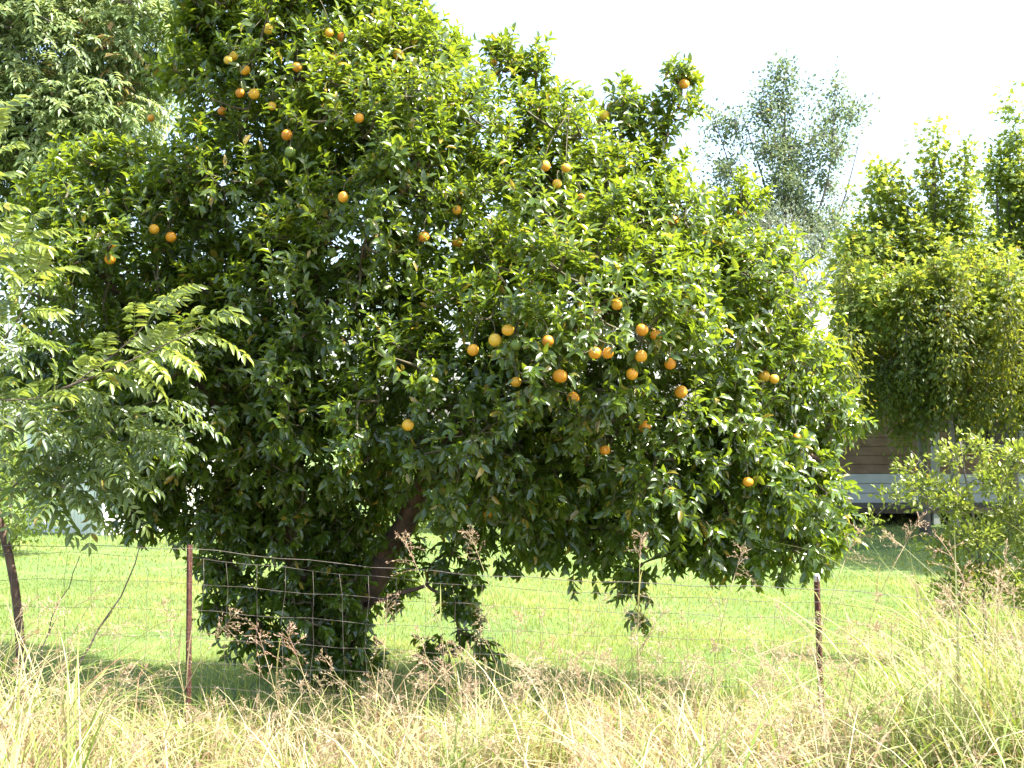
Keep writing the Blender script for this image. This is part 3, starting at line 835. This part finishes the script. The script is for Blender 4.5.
# shrubs along the far edge of the lawn
def shrub(px, D, w, h, label, mat=M_SHRUB, young=.4):
    b = P(px, 500, D); b[2] = 0
    c = np.array([b[0], D, h * .5])
    lb = [Lobe(c, (w * .5, w * .4, h * .5)), Lobe(c + (w * .25, -.1, h * .12), (w * .33, w * .3, h * .42)), Lobe(c + (-w * .25, .1, -.05), (w * .33, w * .3, h * .42))]
    tree("garden_shrub", label, "shrub", b, [b, b + (0, 0, h * .4), b + (.05, 0, h * .8)], [[b + (0, 0, h * .2), b + (w * .2, 0, h * .5), b + (w * .3, 0, h * .75)]],
         lb, mat, LEAF4, 26, 16, .18, (.06, .10), (.45, .6), r0=.04, young=young, group="shrubs along the far lawn edge", inner=.5)
shrub(10, 17.5, 1.3, 1.4, "yellow-green shrub beyond the lawn behind the leaning sapling stem", young=.7)
shrub(240, 19.0, 1.2, 1.2, "yellow-green shrub beyond the lawn behind the brown fence post", young=.7)
shrub(-60, 19.0, 2.0, 1.9, "dark green rounded shrub at the lawn's far corner", M_MAPLE, .1)
shrub(455, 22.0, 2.4, 1.7, "leafy shrub across the lawn behind the orange tree's trunk", M_MAPLE, .2)
shrub(600, 24.0, 2.6, 1.6, "pale green shrub across the lawn under the orange tree's crown", M_SHRUB, .5)
shrub(740, 23.0, 2.4, 1.6, "dark shrub beside the timber house", M_MAPLE, .1)

# ------------------------------------------------------------------ wire fence
FA = P(188, 705, 7.2); FB = P(823, 735, 6.85)
FA[2] = 0; FB[2] = 0
fdir = (FB - FA)
def fence_pt(s):                       # s = 0 at the brown post, 1 at the red post
    p = FA + fdir * s
    p[2] = gz(p[0], p[1]); return p
def fence_top(s):
    zl = P(188, 548, 7.2)[2]; zr = P(822, 588, 6.85)[2]
    return zl + (zr - zl) * np.clip(s, -.2, 1.3)
def build_fence():
    root = empty("wire_fence", fence_pt(0), "old woven wire fence on rusty steel posts between grass and lawn", "fence")
    O = fence_pt(0)
    tang = unit(fdir)
    nrm = np.array([-tang[1], tang[0], 0])
    def post(s, topz, lean, cap):
        b = fence_pt(s) - O
        h = topz - (b[2] + O[2])
        # star picket: three flanges
        V = []; T = []
        for k, (a, ln) in enumerate(((.5, .017), (2.6, .017), (4.7, .022))):
            dx, dy = math.cos(a), math.sin(a); px_, py_ = -dy * .0028, dx * .0028
            q = [(px_, py_), (dx * ln + px_, dy * ln + py_), (dx * ln - px_, dy * ln - py_), (-px_, -py_)]
            n0 = len(V)
            for z in (-.15, h):
                for x, y in q:
                    f = z / h
                    V.append((b[0] + x + lean[0] * f, b[1] + y + lean[1] * f, b[2] + z))
            for i in range(4):
                j = (i + 1) % 4
                T += [(n0 + i, n0 + j, n0 + 4 + j), (n0 + i, n0 + 4 + j, n0 + 4 + i)]
            T += [(n0 + 4, n0 + 5, n0 + 6), (n0 + 4, n0 + 6, n0 + 7)]
        o = mesh_obj("post", V, T, M_RUST, root, np.zeros((len(V), 3)), smooth=False)
        if cap:
            g = Geo(); t = b + np.array([lean[0], lean[1], h])
            g.tube([t + (0, 0, -.03), t + (0, 0, -.005), t + (0, 0, .012)], [.016, .018, .010], 8)
            g.obj("post_cap", M_CAP, o)
        return o
    L = np.linalg.norm(fdir)
    post(0, P(188, 545, 7.2)[2], (0, 0), False)["label"] = "brown steel post"
    post(1, P(821, 576, 6.85)[2], (-.025, 0), True)["label"] = "reddish rusted steel post with pale cap"
    post(-1.0, fence_top(-1) + .03, (.02, 0), False); post(2.0, fence_top(2) + .02, (.0, 0), False)
    # line wires
    s = np.linspace(-1, 2, 61)
    heights = [1.0, .955, .82, .68, .54, .41, .28, .15]
    def wire_z(k, s):
        sag = .035 * np.sin(np.pi * (s % 1)) * (1 if k < 2 else .8)
        top = fence_top(s)
        extra = (-.035 * (s - .0) if k == 1 else 0)
        return top * heights[k] - sag * (.4 + heights[k] * .8) + .006 * np.sin(s * 37 + k * 2.1) + extra
    for k in range(len(heights)):
        pts = np.array([fence_pt(a) for a in s]); pts[:, 2] += 0
        base = np.array([fence_pt(a)[2] for a in s])
        pts[:, 2] = base * 0 + wire_z(k, s)
        pts -= nrm * .03
        pts += nrm * (.006 * np.sin(s * 23 + k))[:, None]
        g = Geo(); g.tube(pts - O, 0.0018 if k == 0 else .0012, 4); g.obj("line_wire", M_WIRE, root)
    n = int(L * 3 / .155)
    for i in range(n):
        a = -1 + 3 * (i + .5) / n + rng.normal() * .001
        z = np.array([wire_z(k, np.array(a)) for k in range(1, len(heights))])
        p = np.array([fence_pt(a)] * len(z)); p[:, 2] = z
        p += tang * (rng.normal(size=len(z)) * .006 + np.linspace(0, rng.normal() * .02, len(z)))[:, None] - nrm * .034
        g = Geo(); g.tube(p - O, .0011, 3); g.obj("stay_wire", M_WIRE, root)
build_fence()

# ------------------------------------------------------------------ sapling with compound leaves at the left
def compound_leaf(parent, p0, d, up, Lr, npair, lf, young, O, droop=.35):
    d = unit(d); up = unit(up - (up @ d) * d); b = np.cross(up, d)
    n = 8; t = np.linspace(0, 1, n)
    path = p0 + d * (t * Lr)[:, None] + np.array([0, 0, -1.0]) * (droop * Lr * t ** 2)[:, None]
    g = Geo(); g.tube(path - O, np.linspace(.0024, .001, n), 3, tint=(.5, .6, 0), cap=False)
    u = np.repeat(np.linspace(.22, .95, npair), 2); side = np.tile([1., -1.], npair)
    u = np.r_[u, 1.0]; side = np.r_[side, 0.]
    pos = np.stack([np.interp(u, t, path[:, i]) for i in range(3)], -1)
    tg = unit(np.gradient(path, axis=0)); tgi = np.stack([np.interp(u, t, tg[:, i]) for i in range(3)], -1)
    ld = unit(b * side[:, None] * 1.0 + tgi * np.where(side == 0, 1, .55)[:, None] + np.array([0, 0, -.35]) + rng.normal(size=pos.shape) * .13)
    sz = lf * (1 - .35 * np.abs(u - .55)) * rng.uniform(.85, 1.12, len(u))
    tint = np.stack([rng.beta(2, 2, len(u)), np.clip(young + rng.normal(size=len(u)) * .08, 0, 1), (rng.uniform(size=len(u)) < .01) * .7], -1)
    V, T, C = leaves(LEAF8, pos - O, ld, up + rng.normal(size=pos.shape) * .22, sz, sz * .37, tint, rng.uniform(.6, 1.8, len(u)))
    g.add(V, T, C)
    return g.obj("leaf", M_PINNATE, parent, origin=p0 - O)

def build_sapling():
    D = 7.5
    base = P(24, 690, D); base[2] = gz(base[0], D)
    root = empty("leaning_sapling", base, "leaning sapling with long pinnate leaves beside the fence", "tree")
    O = base
    def stem(name, pts, r0, r1, n=12):
        p = smooth_path(pts, n); g = Geo(); g.tube(p - O, np.linspace(r0, r1, n), 7)
        g.obj(name, M_BARK if r0 > .02 else M_DEADWOOD, root); return p
    stem("trunk", [base, P(20, 620, D), P(14, 570, D), P(2, 525, D), P(-18, 470, D), P(-40, 380, D), P(-50, 280, D), P(-40, 190, D)], .030, .014, 20)
    B = [[P(-5, 505, D), P(30, 470, D - .1), P(80, 445, D - .2), P(125, 425, D - .3)],
         [P(-20, 465, D), P(20, 420, D - .2), P(80, 380, D - .3), P(140, 335, D - .35), P(160, 305, D - .35)],
         [P(60, 390, D - .3), P(110, 370, D - .4), P(165, 345, D - .45), P(205, 325, D - .45)],
         [P(-36, 400, D), P(-5, 350, D - .1), P(25, 310, D - .2), P(40, 265, D - .2)],
         [P(-48, 300, D), P(-30, 240, D - .1), P(-12, 180, D - .2), P(-8, 130, D - .2)],
         [P(-12, 490, D), P(30, 490, D - .2), P(70, 485, D - .25), P(110, 478, D - .3)],
         [P(-40, 380, D), P(-10, 400, D - .3), P(25, 400, D - .4), P(60, 395, D - .4)],
         [P(-50, 280, D), P(-20, 270, D - .2), P(5, 255, D - .2), P(20, 240, D - .2)]]
    for bi, pts in enumerate(B):
        p = stem("branch", pts, .008, .0025, 14)
        ax = unit(np.gradient(p, axis=0))
        low = bi in (0, 5, 6)
        cnt = 18 if bi in (0, 1, 5) else 14
        for j in range(cnt):
            f = .28 + .72 * j / (cnt - 1)
            i = min(13, int(round(f * 13)))
            a = j * 2.4 + bi + rng.normal() * .3
            e1 = unit(np.cross(ax[i], [0, 1, .2])); e2 = np.cross(ax[i], e1)
            d = ax[i] * (.45 + .5 * f) + (e1 * math.cos(a) + e2 * math.sin(a)) * (1.0 if j < cnt - 2 else .3) + np.array([.22, -.12, .30 if not low else -.02])
            yg = np.clip((.62 if bi in (1, 2, 3, 4, 7) else .15) + rng.normal() * .15 + (.2 if f > .8 else 0), 0, 1)
            compound_leaf(root, p[i], d, np.array([.25, -.35, 1.0]) + rng.normal(size=3) * .2, rng.uniform(.22, .34), int(rng.integers(6, 9)), rng.uniform(.072, .098), yg, O)
    # lower glossy mass
    for (px, py) in [(15, 430), (40, 450), (60, 430), (20, 480), (50, 480), (85, 465), (110, 450), (135, 440), (95, 490), (30, 410), (75, 410), (5, 390), (10, 350), (30, 345), (115, 405), (0, 460), (60, 495), (130, 475), (0, 320), (165, 400), (185, 425), (150, 415), (170, 440), (90, 425), (40, 425), (20, 455), (70, 450)]:
        p = P(px, py, D - rng.uniform(.1, .45))
        q = P(px - 40, py + 15, D)
        g = Geo(); g.tube(bez(q - O, (p + q) / 2 + (0, 0, .04) - O, p - O, 6), np.linspace(.005, .002, 6), 4, cap=False); g.obj("twig", M_DEADWOOD, root)
        for j in range(4):
            d = np.array([rng.normal() * .7 + .25, -.3 + rng.normal() * .4, rng.normal() * .35 - .05])
            compound_leaf(root, p, d, np.array([.3, -.3, 1.0]) + rng.normal(size=3) * .3, rng.uniform(.15, .24), int(rng.integers(4, 7)), rng.uniform(.058, .08), np.clip(.04 + rng.normal() * .10, 0, 1), O)
build_sapling()

# bare sticks leaning by the fence
def stick(pts, r, label):
    p = smooth_path(pts, 12); p[1:-1] += rng.normal(size=(10, 3)) * .008
    base = p[0].copy()
    root = empty("dead_stick", base, label, "stick", "bare sticks by the fence")
    g = Geo(); g.tube(p - base, np.linspace(r, r * .35, 12), 6); g.obj("stem", M_DEADWOOD, root)
    q = bez(p[6], p[7] + (.04, -.02, .03), p[6] + (.09, -.03, .11), 5) - base
    g = Geo(); g.tube(q, np.linspace(r * .5, r * .2, 5), 4); g.obj("twig", M_DEADWOOD, root)
def gp(px, D):
    p = P(px, 600, D); p[2] = gz(p[0], D) - .03; return p
stick([gp(60, 7.55), P(88, 642, 7.5), P(118, 605, 7.5), P(134, 570, 7.5), P(140, 545, 7.5)], .009, "longer bare forked stick leaning toward the brown fence post")
stick([gp(30, 7.6), P(50, 622, 7.55), P(66, 590, 7.55), P(80, 556, 7.55)], .006, "shorter thin bare stick leaning beside the sapling's stem")

# ------------------------------------------------------------------ grass
def blades(pos, hdir, L, lean, W, tint, seg=4, droop=1.0):
    """ribbon blades: N bases, horizontal directions, length, lean (0..1)"""
    N = len(pos); t = np.linspace(0, 1, seg + 1)
    hd = np.stack([np.cos(hdir), np.sin(hdir), 0 * hdir], -1)
    sd = np.stack([-np.sin(hdir), np.cos(hdir), 0 * hdir], -1)
    th = lean[:, None] * (.25 + 1.35 * droop * t[None] ** 1.3)          # angle from vertical along the blade
    dl = L[:, None] / seg
    dx = np.cumsum(np.sin(th) * dl, 1) - np.sin(th) * dl; dz = np.cumsum(np.cos(th) * dl, 1) - np.cos(th) * dl
    c = pos[:, None] + hd[:, None] * dx[..., None] + np.array([0, 0, 1.0]) * dz[..., None]
    w = W[:, None] * np.interp(t, [0, .25, .5, .75, 1], [.7, 1.0, .9, .62, 0])[None]
    tw = rng.uniform(-.9, .9, N)[:, None] * t[None]
    side = sd[:, None] * np.cos(tw)[..., None] + hd[:, None] * np.sin(tw)[..., None]
    A = c + side * (w / 2)[..., None]; B = c - side * (w / 2)[..., None]
    V = np.stack([A[:, :-1], B[:, :-1]], 2).reshape(N, -1, 3)           # seg rows of two
    V = np.concatenate([V, c[:, -1:]], 1); k = V.shape[1]
    T = []
    for i in range(seg - 1):
        a = 2 * i; T += [(a, a + 1, a + 3), (a, a + 3, a + 2)]
    a = 2 * (seg - 1); T.append((a, a + 1, a + 2))
    T = (np.array(T)[None] + (np.arange(N) * k)[:, None, None]).reshape(-1, 3)
    return V.reshape(-1, 3), T, np.repeat(tint, k, axis=0)

def lawn():
    G = Geo()
    for (y0, y1, n, h, w) in ((7.0, 10.5, 110000, .038, .004), (10.5, 15, 90000, .038, .006), (15, 27, 70000, .04, .012)):
        y = np.sqrt(rng.uniform(y0 ** 2, y1 ** 2, n)); x = rng.uniform(-.58, .58, n) * y
        pos = np.stack([x, y, gz(x, y) - .004], -1)
        patch = .5 + .5 * np.sin(x * 1.7 + 2 * np.sin(y * .9)) * np.sin(y * 1.3 + x)
        L = h * rng.uniform(.5, 1.5, n) * (.75 + .6 * patch)
        dry = np.clip(np.sin(x * .8 + 1.3 * np.sin(y * .6)) * np.sin(y * .45 + .7 * x + 1) * 1.3 - .35, 0, 1)
        tint = np.stack([np.clip(rng.beta(2, 2, n) + .35 * (patch - .5), 0, 1), np.clip(.6 * patch + .5 * dry + rng.normal(size=n) * .2, 0, 1), (rng.uniform(size=n) < .05 + .35 * dry) * rng.uniform(.3, .9, n)], -1)
        G.add(*[a for a in blades(pos, rng.uniform(0, 6.28, n), L, rng.uniform(.2, 1.2, n), w * rng.uniform(.7, 1.3, n), tint, seg=2)])
    # longer tufts towards the right and along the fence
    n = 9000
    y = rng.uniform(7.0, 13, n); x = rng.uniform(.30, .47, n) * y
    k2 = 3500
    y[:k2] = rng.uniform(6.9, 8.2, k2); x[:k2] = rng.uniform(-.45, .47, k2) * y[:k2]
    cx = rng.uniform(-.06, .06, n); pos = np.stack([x + cx, y, gz(x, y) - .004], -1)
    tint = np.stack([rng.beta(2, 2, n), rng.uniform(0, .7, n), (rng.uniform(size=n) < .12) * .8], -1)
    G.add(*blades(pos, rng.uniform(0, 6.28, n), rng.uniform(.10, .34, n), rng.uniform(.1, .8, n), rng.uniform(.004, .008, n), tint))
    o = G.obj("lawn_grass", M_LAWN, kind="stuff")
    tagged(o, "short bright green lawn grass behind the wire fence", "grass")
lawn()

def panicle(G, base, tip_dir, L, tint_p, dens=12, spread=1.0):
    """airy seed head: axis, side branches, spikelets"""
    d = unit(tip_dir); t = np.linspace(0, 1, 6)
    axis = base + d * (t * L)[:, None] + np.array([0, 0, -1.0]) * (.22 * L * t ** 2)[:, None]
    G.tube(axis, np.linspace(.0016, .0006, 6), 3, tint=tint_p, cap=False)
    ps = []; ds = []
    for i in range(dens):
        f = i / dens
        p = np.array([np.interp(f, t, axis[:, c]) for c in range(3)])
        bd = unit(d * .8 + rng.normal(size=3) * .6 * spread + np.array([0, 0, -.15]))
        bl = L * (.58 - .38 * f) * rng.uniform(.7, 1.2)
        q = bez(p, p + bd * bl * .6, p + bd * bl + np.array([0, 0, -.25 * bl]), 5)
        G.tube(q, [.0008, .0007, .0006, .0005, .0004], 3, tint=tint_p, cap=False)
        for j in range(1, 5):
            for s in range(2):
                ps.append(q[j] + rng.normal(size=3) * .003); ds.append(unit(bd + rng.normal(size=3) * .5))
    n = len(ps)
    tint = np.clip(np.tile(np.asarray(tint_p, float), (n, 1)) + rng.normal(size=(n, 3)) * .18, 0, 1)
    L_ = rng.uniform(.011, .020, n)
    V, T, C = leaves(LEAF4, np.array(ps), np.array(ds), rvec(n), L_, L_ * .26, tint)
    G.add(V, T, C)

def meadow():
    G = Geo()
    def topz(x, y):                                                    # how tall the grass stands
        px = 512 + F * x / y
        h = np.interp(px, [-100, 0, 80, 130, 190, 260, 330, 420, 600, 760, 860, 930, 1024, 1150],
                      [.82, .80, .76, .58, .44, .42, .54, .64, .64, .67, .74, .88, 1.0, 1.0])
        back = np.interp(y, [3.2, 4.5, 5.6, 6.4, 7.2], [.80, 1.0, .98, .70, .46])
        return h * back
    nt_ = 1050
    ty = np.sqrt(rng.uniform(3.0 ** 2, 7.2 ** 2, nt_)); tx = rng.uniform(-.62, .62, nt_) * ty
    px = 512 + F * tx / ty
    dens = np.interp(px, [0, 110, 170, 330, 390, 1024], [1, .9, .4, .4, .9, .9])
    ok = rng.uniform(size=nt_) < dens * np.clip(1.9 * (.5 + .25 * (np.sin(3.1 * tx + .6 + 1.7 * np.sin(2.3 * ty + .6)) + np.sin(4.3 * ty - 2.2 * tx + 1.2))), .15, 1)
    tx, ty = tx[ok], ty[ok]; m = len(tx)
    nb = rng.integers(8, 40, m); idx = np.repeat(np.arange(m), nb); n = len(idx)
    fat = rng.uniform(.03, .10, m)
    x = tx[idx] + rng.normal(size=n) * fat[idx]; y = np.minimum(ty[idx] + rng.normal(size=n) * fat[idx], 7.25)
    def patchy(x, y, a):
        return .5 + .25 * (np.sin(3.1 * x + a + 1.7 * np.sin(2.3 * y + a)) + np.sin(4.3 * y - 2.2 * x + 2 * a))
    pt = patchy(tx, ty, .6); pc = patchy(tx, ty, 3.9); pg = patchy(tx, ty, 7.7)
    H = topz(x, y) * (rng.uniform(.45, 1.1, m) * (.55 + .75 * pt))[idx]
    pxx = 512 + F * tx / ty
    green = np.clip(rng.beta(.6, 1.3, m) + 1.3 * (pg - .62), 0, 1)
    green = np.clip(green + np.where((pxx > 120) & (pxx < 300), .30, 0) + np.where(pxx > 850, .40, 0), 0, 1)
    lean = rng.beta(1.5, 1.2, n) * 1.6 + .1
    L = H * rng.uniform(.6, 1.25, n) * (1 + .45 * lean)
    lay = rng.uniform(0, 6.28, m)                                      # every tuft has been laid over its own way
    wind = np.where(rng.uniform(size=n) < .55, lay[idx] + rng.normal(size=n) * .7, rng.uniform(0, 6.28, n))
    isg = rng.uniform(size=n) < green[idx]
    tint = np.stack([np.clip(rng.beta(1.2, 1.2, n) + .9 * (pc[idx] - .5), 0, 1), np.where(isg, rng.uniform(.5, 1, n), rng.uniform(0, .25, n)), np.where(rng.uniform(size=n) < .10 + .5 * np.clip(.6 - pc[idx], 0, 1), rng.uniform(.3, 1, n), 0) * ~isg], -1)
    W = np.where(isg, rng.uniform(.005, .015, n), rng.uniform(.002, .011, n))
    pos = np.stack([x, y, gz(x, y) - .01], -1)
    G.add(*blades(pos, wind, L, lean, W, tint, seg=6, droop=1.5))
    # matted dead grass near the soil
    n = 14000
    y = np.sqrt(rng.uniform(3.0 ** 2, 7.2 ** 2, n)); x = rng.uniform(-.62, .62, n) * y
    pos = np.stack([x, y, gz(x, y) + rng.uniform(0, .14, n) * np.interp(y, [3, 6, 7.2], [1, .8, .2]) * topz(x, y) / .6], -1)
    tint = np.stack([rng.beta(1.3, 1.3, n), rng.uniform(0, .25, n), (rng.uniform(size=n) < .3) * rng.uniform(.3, 1, n)], -1)
    G.add(*blades(pos, rng.uniform(0, 6.28, n), rng.uniform(.10, .36, n), rng.uniform(.6, 1.6, n), rng.uniform(.002, .006, n), tint, seg=4))
    # long stems bent over the rest
    n = 620
    y = np.sqrt(rng.uniform(3.6 ** 2, 7.0 ** 2, n)); x = rng.uniform(-.60, .60, n) * y
    pos = np.stack([x, y, gz(x, y)], -1)
    tint = np.stack([rng.uniform(.4, 1, n), np.where(rng.uniform(size=n) < .3, rng.uniform(.5, 1, n), rng.uniform(0, .2, n)), (rng.uniform(size=n) < .2) * .6], -1)
    G.add(*blades(pos, rng.uniform(0, 6.28, n), topz(x, y) * rng.uniform(1.2, 1.9, n), rng.uniform(.6, 1.35, n), rng.uniform(.003, .009, n), tint, seg=8, droop=1.5))
    # strap-leaved green clumps
    for (cx, D_, cnt, hh) in ((165, 4.9, 26, .42), (215, 4.7, 34, .40), (262, 5.0, 26, .40), (120, 5.2, 16, .42), (40, 4.6, 18, .5), (545, 5.6, 14, .5), (470, 5.3, 12, .4), (900, 5.6, 26, .6), (945, 5.3, 26, .6), (1000, 5.5, 36, .7), (975, 5.9, 36, .7), (1030, 5.2, 30, .7), (870, 6.2, 26, .62), (60, 5.4, 18, .55), (330, 5.1, 18, .42), (290, 4.7, 24, .4), (630, 5.2, 16, .45), (780, 5.4, 18, .5), (700, 5.9, 14, .5)):
        c = P(cx, 700, D_)
        pos = np.stack([c[0] + rng.normal(size=cnt) * .07, D_ + rng.normal(size=cnt) * .07, np.zeros(cnt)], -1)
        tint = np.stack([rng.uniform(.2, .8, cnt), rng.uniform(.6, 1, cnt), (rng.uniform(size=cnt) < .15) * .4], -1)
        G.add(*blades(pos, rng.uniform(0, 6.28, cnt), hh * rng.uniform(.8, 1.5, cnt), rng.uniform(.2, 1.1, cnt), rng.uniform(.008, .015, cnt), tint, seg=8, droop=1.5))
    # fine stalks with seed heads, some tall and sparse along the wire
    S = Geo(); n = 520
    y = np.sqrt(rng.uniform(3.6 ** 2, 7.0 ** 2, n)); x = rng.uniform(-.60, .60, n) * y
    y[:110] = rng.uniform(5.9, 7.1, 110); x[:110] = rng.uniform(-.05, .47, 110) * y[:110]
    for i in range(n):
        px_ = 512 + F * x[i] / y[i]
        if 120 < px_ < 330 and rng.uniform() < .6: continue
        h = topz(x[i], y[i]) * rng.uniform(.85, 1.25)
        if i < 110: h = rng.uniform(.38, .78)
        a = rng.uniform(0, 6.28); ln = rng.uniform(.05, .6)
        b = np.array([x[i], y[i], 0.0]); e = b + np.array([math.cos(a) * ln * h, math.sin(a) * ln * h * .6, h])
        p = bez(b, b + np.array([0, 0, h * .7]), e, 7)
        tp = np.array([rng.uniform(.3, 1), rng.uniform(0, .6), rng.uniform(0, .5) * (rng.uniform() < .35)])
        G.tube(p, np.linspace(.0019, .0010, 7), 3, tint=(.6, .12 + .5 * (rng.uniform() < .3), .1), cap=False)
        panicle(S, e, p[-1] - p[-2], rng.uniform(.08, .20), tp, dens=int(rng.integers(5, 11)), spread=rng.uniform(.5, 1.3))
    o = G.obj("tall_dry_grass", M_STRAW, kind="stuff"); tagged(o, "tall straw-coloured dry grass mixed with green blades before the fence", "grass")
    o = S.obj("grass_seed_heads", M_SEED, kind="stuff"); tagged(o, "pinkish feathery seed heads scattered over the dry grass", "grass")
meadow()

# single stalks that stand clear of the rest
def stalk(px, py, D, bx, label, L=.2, pink=.4, green=.1, lean=None, spread=1.0, leafy=True):
    tip = P(px, py, D); base = P(bx, 700, D); base[2] = gz(base[0], D) - .01
    root = empty("seeding_grass", base, label, "grass stalk", "tall seeding grass stalks")
    d0 = unit(tip - base)
    h = np.linalg.norm(tip - base)
    p = bez(base, base + np.array([0, 0, h * .55]), tip, 9)
    g = Geo(); g.tube(p - base, np.linspace(.0032, .0014, 9), 5, tint=(.55, .15 + green, 0)); g.obj("stem", M_STRAW, root)
    g = Geo(); panicle(g, tip - base, p[-1] - p[-2] + np.array([0, 0, .01]), L, np.array([.6, .2, pink * .6]), dens=15, spread=spread); g.obj("seed_head", M_SEED, root)
    if leafy:
        for k in range(3):
            f = 2 + 2 * k
            a = rng.uniform(0, 6.28); n1 = np.array([0.0])
            V, T, C = blades((p[f] - base)[None], n1 + a, np.array([rng.uniform(.22, .38)]), np.array([rng.uniform(.5, 1.1)]), np.array([rng.uniform(.005, .009)]),
                             np.array([[.5, .3 + green, .1]]))
            mesh_obj("blade", V, T, M_STRAW, root, C)
stalk(385, 640, 5.8, 380, "tan upright grass stalk with a bushy drooping seed head before the trunk", .26, .25, spread=1.4)
stalk(418, 570, 5.9, 470, "arched green stalk with open reddish seed head leaning toward the trunk", .22, .6, .4)
stalk(300, 665, 5.5, 330, "pink-headed grass stalk bending low before the orange tree's base", .2, .9, .1)
stalk(265, 655, 5.6, 290, "short pink grass stalk beside the tree's dark base", .16, .8, .1)
stalk(215, 640, 5.4, 150, "bowed tan stalk with one-sided seed head crossing the brown fence post", .18, .3, .1)
stalk(480, 560, 6.3, 520, "thin stalk with pale feathery head above the lawn by the trunk sucker", .2, .3, .3)
stalk(640, 560, 6.2, 636, "slender upright stalk rising into the crown's drooping twigs", .16, .5, .2)
stalk(735, 575, 6.3, 705, "dry stalk with hanging tan blades beside the capped post", .2, .2, .0, spread=1.3)
stalk(845, 560, 5.9, 800, "tall tan stalk passing behind the capped post", .2, .3, .1)
stalk(905, 545, 6.0, 840, "long arching tan stalk leaning away from the capped post", .18, .4, .05)
stalk(960, 615, 5.2, 950, "bushy straw stalk in the tall clump before the small-leaved bush", .26, .25, .1, spread=1.4)
stalk(1000, 600, 5.3, 985, "tallest straw stalk in the clump before the small-leaved bush", .26, .25, .1, spread=1.4)
stalk(60, 650, 5.0, 70, "bushy cream stalk at the foot of the leaning sapling", .24, .15, .1, spread=1.4)
stalk(170, 625, 6.2, 190, "fine stalk with sparse head over the shaded lawn", .14, .4, .1)
